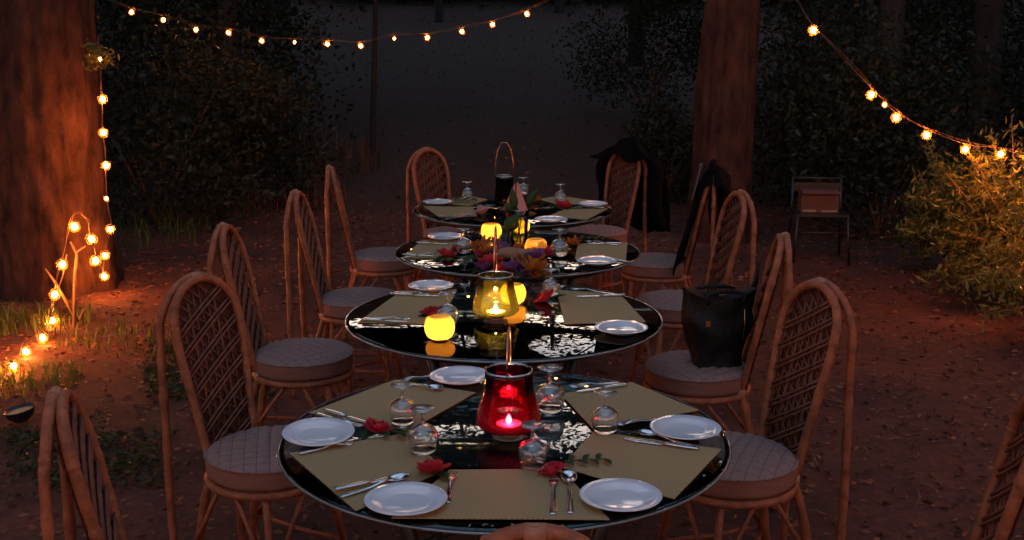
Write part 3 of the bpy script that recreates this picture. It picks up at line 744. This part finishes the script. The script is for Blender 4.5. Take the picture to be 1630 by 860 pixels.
f = empty('bud_stalk', (vx-.055, vy+.03, .752), 0, 'dark red bud on a stalk left of the pink flower', 'flower')
MB().tube([(0, 0, 0), (0, 0, .09), (-.006, 0, .14)], .003, 6).build('stem', M['stem'], f)
MB().lathe([(0, .135), (.010, .15), (.013, .18), (.009, .205), (.001, .222)], 12).build('bud', M['petal_red'], f)

# ---------------------------------------------------------------- bag, jackets
lp = R2c.location
t = empty('handbag', (lp.x+.07, lp.y-.03, .512), R(12), 'black tapered handbag standing on the cushion of the edge-on chair', 'handbag')
def bagfn(i, j):
    z = .30*i; a = 2*PI*j; w = .092+.058*i**.8; d = .060+.012*i
    ex = .55; x = w*math.copysign(abs(math.cos(a))**ex, math.cos(a)); y = d*math.copysign(abs(math.sin(a))**ex, math.sin(a))
    q = Vector((x, y, z)); q += cloth_noise(q, 9, .026)+Vector((0, 0, .018*math.cos(2*a)*i-.012*math.sin(a)*i)); return q
b = MB().grid(bagfn, 20, 48); b.build('body', M['black_leather'], t)
def bagbot(i, j): q = bagfn(0, j); return (q[0]*i, q[1]*i, q[2])
MB().grid(bagbot, 4, 48).build('bottom', M['black_leather'], t)
def bagtop(i, j): q = bagfn(1, j); return (q[0]*i, q[1]*i, q[2]-.03*(1-i))
MB().grid(bagtop, 4, 48).build('top_panel', M['black_leather'], t)
for s in (-1, 1):
    MB().tube([(-.07, s*.066, .27), (-.075, s*.06, .308), (-.02, s*.05, .318), (.04, s*.045, .315), (.085, s*.055, .305), (.07, s*.066, .27)], .009, 8).build('handle', M['black_leather'], t)
MB().tube([(.13, .02, .27), (.17, .05, .33), (.195, .08, .39), (.20, .10, .33), (.17, .08, .20)], .008, 8).build('strap', M['black_leather'], t)
MB().box((-.075, -.082, .20), (.018, .006, .022)).build('clasp', M['gold'], t, False)
MB().tube([(.075, -.078, .25), (.078, -.078, .19), (.075, -.074, .13)], .0022, 6).build('zip', M['gold'], t)
for (z, x) in ((.165, -.07), (.04, .075)): MB().box((x, -.075, z), (.007, .005, .007)).build('stud', M['gold'], t, False)

def jacket(ch, name, label, z_front, z_back, halfwid, sl=(1, 1), collar=True, lining=False):
    t = empty(name, tuple(ch.location), ch.rotation_euler[2], label, 'jacket')
    def body(front):
        zb = z_front if front else z_back; s0 = 1 if front else -1
        def fn(i, j):
            x = (2*j-1); zt = 1.075-.10*abs(x)**2.0
            z = zt+(zb-zt)*i; w = halfwid*(.80+.35*min(1, i*1.6))
            off = (.028+.020*i+.012*math.sin(x*9+i*3)) if front else (-.075-.02*i-.016*math.sin(x*8+2+i*2))
            yb = backy(max(.45, min(1.05, z)))
            off *= min(1, i*8+.12)
            q = Vector((x*w, (yb if front else -.335+.0*z)+off, z+.02*math.sin(x*6)*i))
            if not front: q.y = -.345+off*.8
            if front and i == 0: q.y = -.318
            if not front and i == 0: q.y = -.326
            return q+cloth_noise(q+Vector(ch.location), 7, .016*min(1, i*3))
        return MB().grid(fn, 26, 22, .004)
    body(True).build('front_panel', M['black_cloth'], t); body(False).build('back_panel', M['black_cloth'], t)
    for s, on in ((-1, sl[0]), (1, sl[1])):
        if not on: continue
        P = []
        for k in range(9):
            f = k/8; P.append(Vector((s*(halfwid*.80+.03+.02*f), -.33-.03*f, .985-.50*f))+cloth_noise(Vector((s, f*3, ch.location.x)), 1.5, .03))
        MB().tube(P, [.035, .048, .048, .046, .044, .045, .042, .042, .038], 12).build('sleeve', M['black_cloth'], t)
    if collar:
        MB().tube([(-.10, -.30, 1.035), (-.055, -.31, 1.07), (0, -.315, 1.082), (.055, -.31, 1.07), (.10, -.30, 1.035)], [.016, .022, .024, .022, .016], 10).build('collar', M['black_cloth'], t)
    if lining:
        def fn(i, j):
            z = 1.085-.20*i; x = -.09+.07*j-.05*i*(1-j)
            return Vector((x*1.2, backy(min(1.05, z))+.058+.008*math.sin(j*5), z))
        MB().grid(fn, 8, 6, .003).build('lining', M['lining'], t)
    return t
jacket(R5c, 'black_coat', 'black coat spread wide over the far right chair by the last table', .965, .46, .25, sl=(1, 1))
jacket(R4c, 'dark_jacket', 'dark jacket with grey lining hung over the right-hand chair of the third table', .44, .50, .19, sl=(0, 1), lining=True)

# ---------------------------------------------------------------- small chair with carton, bowl
p = at(1300, 415, 0)
t = empty('folding_chair', (p.x, p.y, gz(p.x, p.y)), R(-6), 'small dark metal chair standing alone under the dark trees', 'chair')
MB().box((0, 0, .385), (.40, .36, .02)).build('seat', M['iron'], t, False)
for x in (-.19, .19):
    MB().tube([(x*1.12, -.21, 0), (x, -.17, .38)], .011, 8).build('leg', M['iron'], t)
    MB().tube([(x*1.12, .23, 0), (x, .17, .38), (x, .21, .64)], .011, 8).build('leg', M['iron'], t)
MB().tube([(-.2, -.18, .25), (.2, -.18, .25)], .009, 8).build('rail', M['iron'], t)
MB().tube([(-.19, .21, .63), (.19, .21, .63)], .010, 8).build('rail', M['iron'], t)
MB().box((0, .205, .56), (.37, .012, .07)).build('backrest', M['iron'], t, False)
c = empty('carton', (p.x-.02, p.y-.02, gz(p.x, p.y)+.397), R(-4), 'brown cardboard carton standing on the small dark metal chair', 'box')
MB().box((0, 0, .085), (.29, .16, .17)).build('box_body', M['carton'], c, False)
MB().box((0, -.095, .162), (.285, .04, .005), Matrix.Rotation(.5, 3, 'X')).build('flap', M['carton'], c, False)
MB().box((-.08, -.0835, .016), (.10, .003, .018)).build('label_strip', M['paper'], c, False)
MB().box((.07, -.0835, .014), (.12, .003, .014)).build('label_strip', M['paper'], c, False)
p = at(36, 668, .03)
o = MB().lathe([(0, 0), (.04, .004), (.07, .03), (.085, .065), (.088, .072), (.082, .068), (.065, .035), (0, .018)], 32).build('clay_bowl', M['iron'])
MB().lathe([(0, .052), (.05, .056), (.0745, .055)], 28).build('lit_disc', M['lit_inside'], o)  # added disc, the bowl's lit inside is put into its colour
o.location = (p.x, p.y, gz(p.x, p.y)+.014); o.rotation_euler = (R(2), R(-10), 0); o.scale = (.85,)*3; tag(o, 'dark half-round bowl tilted on the ground at the left edge', 'bowl')

# ---------------------------------------------------------------- string lights
def make_bulb(dim=False):
    def mk():
        b = MB().lathe([(0, -.040), (.009, -.037), (.017, -.027), (.019, -.016), (.014, -.004), (.008, .003), (0, .004)], 16).build('bulb', M['bulbdim' if dim else 'bulb'])
        MB().lathe([(0, -.058), (.012, -.056), (.022, -.052), (.033, -.040), (.038, -.026), (.0385, -.014), (.034, .003), (.021, .018), (.0085, .020)], 28).build('globe', M['glow_shell'], b)  # added outer shell, stands in for the halo of the bulb
        s = MB().lathe([(0, .004), (.0085, .004), (.0085, .022), (0, .024)], 10).build('socket', M['socket'], b)
        return b
    return mk
def light_string(label, wirepts, bulbs, dims=(), up=False, r=.0021, far=False):
    t = empty('light_string', (0, 0, 0), 0, label, 'string lights', 'warm bulb strings hung round the clearing')
    w = catmull(wirepts); MB().tube(w, r, 5).build('wire', M['wire'], t)
    w2 = [q+Vector((.006*math.sin(k*.9), .006*math.cos(k*.9), .012+.006*math.sin(k*.5))) for k, q in enumerate(w)]
    MB().tube(w2, r*.8, 5).build('wire', M['wire'], t)
    for k, q in enumerate(bulbs):
        b = put('bulb%d%d' % (k in dims, far), make_bulb(k in dims or far), Vector(q)+Vector((0, 0, -.0)), random.random()*3); b.parent = t
        b.rotation_euler = (random.uniform(-.5, .5), random.uniform(-.5, .5), 0)
        b.scale = (.85,)*3 if k not in dims else (.55,)*3
    return t
up1 = Vector((0, 0, .022))
YS = 11.
top = [(209, 14), (260, 26), (312, 42), (363, 47), (417, 60), (469, 63), (520, 65), (575, 68), (628, 57), (681, 55), (735, 45), (785, 34), (839, 17)]
tb = [atY(u, v+3, YS) for u, v in top]
extra = [atY(900, -8, YS-.3), atY(960, -34, YS-.6), atY(1020, -62, YS-.9), atY(1078, -92, YS-1.2)]
lead = [atY(150, -4, YS), ]
light_string('string of warm bulbs sagging across the top from the left trunk', [q+up1 for q in lead+tb+extra], tb+extra[:3], dims=(5, 8), far=True)
# right string
rt = [(1293, 45), (1389, 148), (1407, 165), (1425, 184), (1477, 212), (1538, 235), (1592, 242)]
rb = [atY(u, v, 7.3) for u, v in rt]
cont = [atY(1646, 262, 7.1), atY(1676, 300, 6.9), atY(1668, 350, 6.75), atY(1690, 400, 6.6), atY(1670, 440, 6.5), atY(1720, 400, 6.6), atY(1740, 330, 6.7), Vector((3.75, 6.9, 1.62)), Vector((3.95, 6.6, 1.75)), Vector((4.05, 6.2, 1.9))]
light_string('string of warm bulbs running down to the right edge above the lit shrub', [atY(1085, -92, YS-1.2), atY(1240, -22, 8.3)]+[q+up1 for q in rb+cont], rb+cont, dims=(2,))
# both sides, carrying on towards and behind the camera
def side_string(x, y0, y1, n, z0, sag, label, dirx=0):
    P = []
    for k in range(n+1):
        f = k/n; s = (f*2) % 1
        P.append(Vector((x+dirx*f, y0+(y1-y0)*f, z0-sag*4*s*(1-s))))
    light_string(label, [q+up1 for q in P], P[1:])
side_string(4.05, 6.2, -2.2, 18, 2.1, .35, 'bulb string along the right side of the clearing')
side_string(-4.3, 2.6, -2.2, 14, 2.1, .35, 'bulb string along the left side of the clearing')
light_string('bulb string across the near end of the clearing', [Vector((-4.3+8.35*k/30, -2.2-.6*math.sin(PI*k/30), 2.1-.3*math.sin(PI*k/30)))+up1 for k in range(31)],
             [Vector((-4.3+8.35*k/30, -2.2-.6*math.sin(PI*k/30), 2.1-.3*math.sin(PI*k/30))) for k in range(1, 30)])  # bulb count doubled on this unseen run to add warm fill
# left: down the trunk, round the sticks and over the ground
lv = [(158, 92), (162, 155), (163, 208), (168, 260), (169, 314), (176, 362), (168, 404), (164, 437)]
lvb = [atY(u, v, 7.62) for u, v in lv]
light_string('vertical string of warm bulbs hanging down beside the left trunk', [atY(156, 60, 7.62)]+[q+up1+Vector((0, .006, 0)) for q in lvb], lvb, dims=(0, 4))
l2 = [(153, 411), (144, 377), (119, 357), (100, 417), (88, 465)]
l2b = [atY(u, v, 6.3) for u, v in l2]
gr = [(83, 507), (67, 534), (40, 556), (20, 579)]
grb = [at(u, v, .06) for u, v in gr]
light_string('bulb string looped over the dry sticks and trailing along the ground at the left', [atY(164, 437, 7.45)]+[l2b[0]+up1, l2b[1]+up1, atY(138, 350, 6.35), l2b[2]+Vector((0, 0, .05)), l2b[3]+up1, l2b[4]+up1]+[q+up1 for q in grb]+[at(-40, 600, .05), at(-120, 640, .05)], l2b+grb+[at(-40, 605, .06)])

# ---------------------------------------------------------------- trees
def trunk_mesh(P, rads, nseg=40, ridge=.08, fl=.0):
    """ridged trunk along a path"""
    P = [Vector(p) for p in P]; mb = MB(); vs = []; N = 110 if nseg > 20 else 50
    from bisect import bisect
    zt = [p.z for p in P]
    def samp(f):
        k = f*(len(P)-1); a = int(min(k, len(P)-2)); q = k-a
        return P[a].lerp(P[a+1], q), rads[a]*(1-q)+rads[a+1]*q
    for i in range(N+1):
        f = (i/N)**1.5; c, r = samp(f); h = c.z-P[0].z
        for k in range(nseg):
            a = 2*PI*k/nseg
            q = 1+ridge*noise.noise((math.cos(a)*3, math.sin(a)*3, h*.7))+ridge*.55*noise.noise((math.cos(a)*9, math.sin(a)*9, h*1.5+5))+ridge*.45*noise.noise((math.cos(a)*20, math.sin(a)*20, h*3.5))
            q += fl*math.exp(-h/.25)*(.5+.5*math.sin(a*5+1))
            vs.append((c.x+r*q*math.cos(a), c.y+r*q*math.sin(a), c.z))
    fs = [(i*nseg+k, i*nseg+(k+1) % nseg, (i+1)*nseg+(k+1) % nseg, (i+1)*nseg+k) for i in range(N) for k in range(nseg)]
    return mb.add(vs, fs)
def limbs(t, base, H, n, spread, r0, m):
    for k in range(n):
        a = 2*PI*k/n+random.random(); z = H*(.55+.4*random.random())
        b = Vector((0, 0, z)); e = Vector((math.cos(a)*spread, math.sin(a)*spread, z+spread*random.uniform(.3, .8)))
        md = b.lerp(e, .5)+Vector((0, 0, .2))
        MB().tube([b, md, e], [r0, r0*.7, r0*.25], 8).build('limb', m, t)
# holes left between the crowns, where the evening sky shows in the table glass
HOLES = []
def refl_hole(u, v, rx, rz, Y=15., ry=3.):
    p = at(u, v, .75); d = ray(u, v); d = Vector((d.x, d.y, -d.z)); t = (Y-p.y)/d.y
    q = p+d*t; HOLES.append((q.x, q.y, q.z, rx, ry, rz))
refl_hole(915, 685, .62, .7); refl_hole(722, 662, .6, .4)
refl_hole(945, 552, .72, .30); refl_hole(640, 530, .8, .36); refl_hole(585, 527, .55, .3); refl_hole(985, 545, .5, .3); refl_hole(865, 520, .4, .3); refl_hole(500, 690, .8, .5)
def carve(P, frac=.92):
    P = np.asarray(P); keep = np.ones(len(P), bool)
    for (x, y, z, rx, ry, rz) in HOLES:
        # the hole is a tunnel along the line of sight from the tables through (x, y, z)
        s = (P[:, 1]-4.0)/(y-4.0); s = np.clip(s, .3, 4)
        cx = x*s; cz = .75+(z-.75)*s
        d = ((P[:, 0]-cx)/(rx*s))**2+((P[:, 2]-cz)/(rz*s))**2
        keep &= ~((d < 1) & (P[:, 1] > 6) & (rng.random(len(P)) < frac))
    return P[keep]
def crown(t, c, r, k, n, size, m='canopy', spread=.2):
    P = clumps((t.location.x+c[0], t.location.y+c[1], t.location.z+c[2]), r, k, n, spread)
    P = carve(P)-np.array(t.location)
    return leaf_mesh('crown', P, size, M[m], t, .5, kind='stuff')
def big_tree(name, loc, rads, lean, H, label, m='bark_red', cr=(3.2, 3.2, 1.6), n=4500, crz=None, size=.22, nseg=48, fl=.15, k=40):
    t = empty(name, (loc[0], loc[1], gz(loc[0], loc[1])-.05), 0, label, 'tree', 'trees round the clearing')
    P = [(0, 0, 0), (lean[0]*.3, lean[1]*.3, H*.3), (lean[0]*.65, lean[1]*.65, H*.65), (lean[0], lean[1], H)]
    trunk_mesh(P, rads, nseg, .14 if nseg > 20 else .1, fl).build('trunk', M[m], t)
    limbs(t, loc, H, 5, cr[0]*.7, rads[-1]*.6, M[m])
    crown(t, (lean[0], lean[1], crz or H+.3), cr, k, n, size)
    return t
pl = at(62, 462, 0); pr = at(1152, 388, 0)
big_tree('large_tree', (pl.x+.02, pl.y+.1), (.46, .435, .43, .30), (-.0, .1, 0), 6.5, 'massive tree trunk at the left edge lit by hanging bulbs', cr=(3.5, 3.5, 1.5), fl=.10, nseg=110)
big_tree('tall_tree', (pr.x, pr.y+.2), (.25, .225, .235, .15), (.10, .2, 0), 7., 'reddish straight tree trunk right of centre behind the chairs', cr=(3.3, 3.3, 1.6), fl=.30, nseg=80)
# slim and dark trees of the background
bgt = [(592, 228, 14.3, .038, 'slim dark sapling standing on the slope left of centre', 5.),
       (370, 250, 13.5, .13, 'dark tree trunk behind the left row of chairs', 6.5), (250, 240, 15.5, .16, 'dark tree trunk between the left trunk and the left chairs', 7),
       (1010, 200, 21, .15, 'dark distant trunk between centre and the reddish trunk', 8), (1400, 300, 11.5, .14, 'dark tree trunk behind the right bulb string', 7),
       (1560, 280, 12.5, .17, 'dark tree trunk above the lit shrub at the right', 7), (1270, 230, 16, .15, 'dark trunk just right of the reddish tree', 8), (455, 170, 24, .18, 'faint far trunk left of the sapling', 9), (700, 120, 28, .10, 'faint thin trunk far up the slope above the far left chair', 9), (890, 120, 30, .13, 'faint trunk far up the slope right of centre', 9), (770, 100, 33, .16, 'faint trunk farthest up the slope near the middle', 9)]
for i, (u, v, Y, r, l, H) in enumerate(bgt):
    q = atY(u, v, Y)
    big_tree('tree', (q.x, Y), (r, r*.85, r*.7, r*.45), (random.uniform(-.3, .3), 0, 0), H, l, 'bark_dark', cr=(2.6, 2.6, 1.8), n=3600, size=.26, nseg=16, fl=.1, k=30)
# trees beside and behind the camera, closing the canopy
for i, (x, y, H) in enumerate([(-6.2, 1.5, 7), (6.0, 2.5, 7), (-5.5, -4, 7.5), (5.5, -4.5, 7.5), (0, -6.5, 8), (-8, 11, 8), (8.5, 9, 8), (-9.5, 5, 8), (9.5, 4, 8)]):
    big_tree('tree', (x, y), (.22, .2, .17, .1), (0, 0, 0), H, 'forest tree standing outside the lit clearing', 'bark_dark', cr=(3.8, 3.8, 2.2), n=3800, size=.32, nseg=14, k=34, crz=H-.5)

# forest mass all round (reads as one dark mass)
def mass(name, arcs, n, size, label, m='bush', sp=1.1):
    P = []
    for (a0, a1, r0, r1, z0, z1, cnt) in arcs:
        a = rng.uniform(a0, a1, cnt); r = rng.uniform(r0, r1, cnt); x = r*np.sin(a); y = 5+r*np.cos(a)
        k = cnt//90; ids = rng.integers(0, k, cnt)
        ca = rng.uniform(a0, a1, k); cr = rng.uniform(r0, r1, k); cz = rng.random(k)
        x = cr[ids]*np.sin(ca[ids])+rng.normal(size=cnt)*sp; y = 5+cr[ids]*np.cos(ca[ids])+rng.normal(size=cnt)*sp
        g = np.array([gz(a_, b_) for a_, b_ in zip(cr*np.sin(ca), 5+cr*np.cos(ca))])
        z = g[ids]+z0+(z1-z0)*cz[ids]+rng.normal(size=cnt)*sp*.7
        P.append(np.stack([x, y, z], 1))
    P = carve(np.concatenate(P))
    o = leaf_mesh(name, P, size, M[m], None, .55, kind='stuff'); tag(o, label, 'forest')
mass('forest', [(-.9, .9, 27, 36, 0, 9, 260000), (.9, 2*PI-.9, 20, 28, 0, 9, 60000)], 0, .36, 'dense dark forest closing in all round the clearing', 'canopy')
mass('treetops', [(-1.0, 1.0, 11.5, 16, 4.4, 10.5, 80000)], 0, .22, 'leafy treetops beyond the clearing, above the slope', 'canopy')
mass('undergrowth', [(-1.15, -.27, 8.5, 18, .0, 2.1, 75000), (.33, 1.25, 8.5, 18, .0, 2.3, 80000)], 0, .085, 'dark undergrowth on both banks of the slope', sp=.38)

# bushes one can tell apart
def bush(u, v, Y, r, n, label, m='bush', size=.065, k=26):
    q = atY(u, v, Y); t = empty('bush', (q.x, Y, gz(q.x, Y)), 0, label, 'bush', 'bushes behind the clearing')
    for i in range(7):
        a = random.random()*2*PI; e = Vector((math.cos(a)*r[0]*.6, math.sin(a)*r[1]*.6, r[2]*random.uniform(.8, 1.5)))
        MB().tube([(0, 0, 0), e*.5+Vector((0, 0, .1)), e], [.015, .01, .004], 5).build('stem', M['twig'], t)
    leaf_mesh('foliage', clumps((0, 0, r[2]), r, k, int(n*1.8)), size, M[m], t, .45, kind='stuff')
    return t
bush(250, 330, 10.5, (1.0, .8, .9), 4200, 'dark bush right of the massive left trunk')
bush(410, 330, 11.5, (.9, .8, .75), 3600, 'dark bush behind the second left chair')
bush(1030, 190, 16, (1.0, .8, .9), 3600, 'dark bush between the slope and the reddish trunk')
bush(1060, 320, 12.0, (.5, .5, .5), 2000, 'dark bush at the foot of the reddish trunk')
bush(1280, 330, 11.5, (1.0, .8, 1.0), 4200, 'dark bush behind the small metal chair')
bush(1400, 380, 10, (.9, .7, .9), 3800, 'dark bush between the small metal chair and the lit shrub')
# the lit feathery shrub
def feather(u, v, Y, rx, rz, nb, label):
    q = atY(u, v, Y); t = empty('feathery_shrub', (q.x, Y, gz(q.x, Y)), 0, label, 'shrub', 'feathery shrubs at the right'); P = []
    for i in range(nb):
        a = rng.uniform(0, 2*PI); el = rng.uniform(-.15, 1.25); L = rng.uniform(.55, 1.)
        d = np.array([math.cos(a)*math.cos(el)*rx, math.sin(a)*math.cos(el)*rx*.8, math.sin(el)*rz*1.5+.25])*L
        b = np.array([0, 0, .15+.25*rng.random()]); s = np.linspace(.3, 1, 42)[:, None]
        c = b+d*s+np.array([0, 0, -.28])*s**2*.8
        side = np.cross(d, [0, 0, 1]); side /= np.linalg.norm(side)+1e-6
        off = (rng.random((42, 1))-.5)*.26*(1.15-s)
        P.append(c+side*off+rng.normal(size=(42, 3))*.02)
        if i % 6 == 0: MB().tube([b, b+d*.5+np.array([0, 0, -.056]), b+d+np.array([0, 0, -.22])], [.012, .008, .003], 5).build('branch', M['twig'], t)
    leaf_mesh('foliage', np.concatenate(P), .062, M['shrub'], t, .28, kind='stuff', tilt=(0, 0, -.25))
feather(1610, 475, 7.5, .80, .64, 230, 'feathery yellow-green shrub lit by bulbs at the right edge')
feather(1500, 470, 8.3, .55, .48, 110, 'dimmer feathery shrub left of the brightly lit one')
feather(1710, 470, 6.5, .7, .62, 180, 'feathery shrub at the far right edge under the bulbs')

# dry sticks by the left trunk
p = at(118, 500, 0)
t = empty('dry_sticks', (p.x, p.y, gz(p.x, p.y)), 0, 'pale dry sticks standing in front of the left trunk with bulbs looped over them', 'sticks')
def stick(pts, r): MB().tube([atY(u, v, Y)-t.location for u, v, Y in pts], r, 6).build('stick', M['twig'], t)
stick([(118, 520, 6.42), (119, 440, 6.38), (122, 405, 6.35), (112, 385, 6.35)], [.011, .010, .008, .005])
stick([(121, 402, 6.35), (136, 392, 6.33)], [.006, .004])
stick([(124, 512, 6.45), (105, 480, 6.4), (88, 450, 6.35), (72, 428, 6.35)], [.011, .009, .008, .004])
stick([(124, 512, 6.55), (132, 495, 6.6), (140, 486, 6.6)], [.008, .006, .003])
stick([(106, 405, 6.35), (100, 440, 6.33), (92, 462, 6.3)], [.004, .004, .003])

# plants: weeds and grass on the clearing floor
def tuft(u, v, n, r, h, label, m='grass', name='grass_tuft', cat='grass'):
    p = at(u, v, 0); b = []
    t = MB()
    for k in range(n):
        a = random.random()*2*PI; rr = r*math.sqrt(random.random()); x, y = rr*math.cos(a), rr*math.sin(a); hh = h*random.uniform(.4, 1)
        d = random.random()*2*PI; l = hh*random.uniform(.3, .8); w = .0035+.003*random.random()
        dx, dy = math.cos(d), math.sin(d); z0 = gz(p.x+x, p.y+y)
        t.add([(x-dy*w, y+dx*w, z0), (x+dy*w, y-dx*w, z0), (x+dx*l*.4+dy*w*.8, y+dy*l*.4-dx*w*.8, z0+hh*.65), (x+dx*l*.4-dy*w*.8, y+dy*l*.4+dx*w*.8, z0+hh*.65), (x+dx*l, y+dy*l, z0+hh*.9)], [(0, 1, 2, 3), (3, 2, 4)])
    o = t.build(name, M[m]); o.location = (p.x, p.y, 0); tag(o, label, cat, None, 'stuff'); return o
tuft(60, 515, 260, .35, .14, 'grass under the bulbs lying on the ground at the left')
tuft(200, 545, 110, .38, .12, 'grass on the lit ground right of the dry sticks')
tuft(45, 610, 160, .28, .10, 'grass near the dark bowl')
tuft(230, 385, 110, .5, .28, 'thin grass beside the foot of the left trunk')
tuft(430, 330, 260, .8, .38, 'dry grass behind the left chairs', 'litter')
tuft(500, 290, 240, .8, .45, 'tall dry grass behind the thin edge-on chair', 'litter')
def weeds(u0, v0, u1, v1, n, label, size=.030):
    n *= 2
    P = []
    for k in range(n//14):
        p = at(random.uniform(u0, u1), random.uniform(v0, v1), 0); s = random.uniform(.4, 1.)
        for j in range(14): P.append((p.x+random.gauss(0, .045*s), p.y+random.gauss(0, .045*s), gz(p.x, p.y)+random.uniform(.005, .065*s)))
    o = leaf_mesh('weeds', P, size, M['weed'], None, .5, kind='stuff', up=.8); tag(o, label, 'weeds')
weeds(235, 545, 420, 640, 1500, 'patch of low dark weeds between the left chairs')
weeds(20, 690, 260, 780, 700, 'low weeds around the chair at the bottom left')
# fallen leaves and twigs over the clearing
P = []
for k in range(24000):
    x = random.uniform(-5.5, 5.5); y = 2.2+9.5*random.random()**1.1
    P.append((x, y, gz(x, y)+.006+.006*random.random()))
o = leaf_mesh('leaf_litter', P, .036, M['litter'], None, .5, up=1.6, kind='stuff'); tag(o, 'dead leaves scattered over the reddish earth', 'leaf litter')
P = []
for k in range(9000):
    y = random.uniform(10, 34); x = random.uniform(-5, 6)*(1+y*.03); P.append((x, y, gz(x, y)+.02))
o = leaf_mesh('slope_litter', P, .05, M['litter'], None, .5, up=1.6, kind='stuff'); tag(o, 'dead leaves over the slope behind the tables', 'leaf litter')
mb = MB()
for k in range(520):
    x = random.uniform(-5, 5); y = random.uniform(2.5, 10); a = random.random()*PI; L = random.uniform(.05, .22)
    d = Vector((math.cos(a), math.sin(a), 0))*L; z = gz(x, y)+.008
    mb.tube([(x, y, z), (x+d.x*.5+.01, y+d.y*.5, z+.012), (x+d.x, y+d.y, gz(x+d.x, y+d.y)+.006)], [.003, .0025, .001], 4)
o = mb.build('fallen_twigs', M['twig']); tag(o, 'thin twigs lying about the clearing floor', 'twigs', None, 'stuff')
# fuzz of leaves on the trunk where the string is tied
q = atY(154, 93, 7.5)
o = leaf_mesh('creeper_sprig', clumps((0, 0, 0), (.11, .08, .09), 8, 160), .05, M['shrub'], None, .35); o.location = q
tag(o, 'small leafy sprout on the left trunk where the bulb string is tied', 'sprout'); o['kind'] = 'stuff'
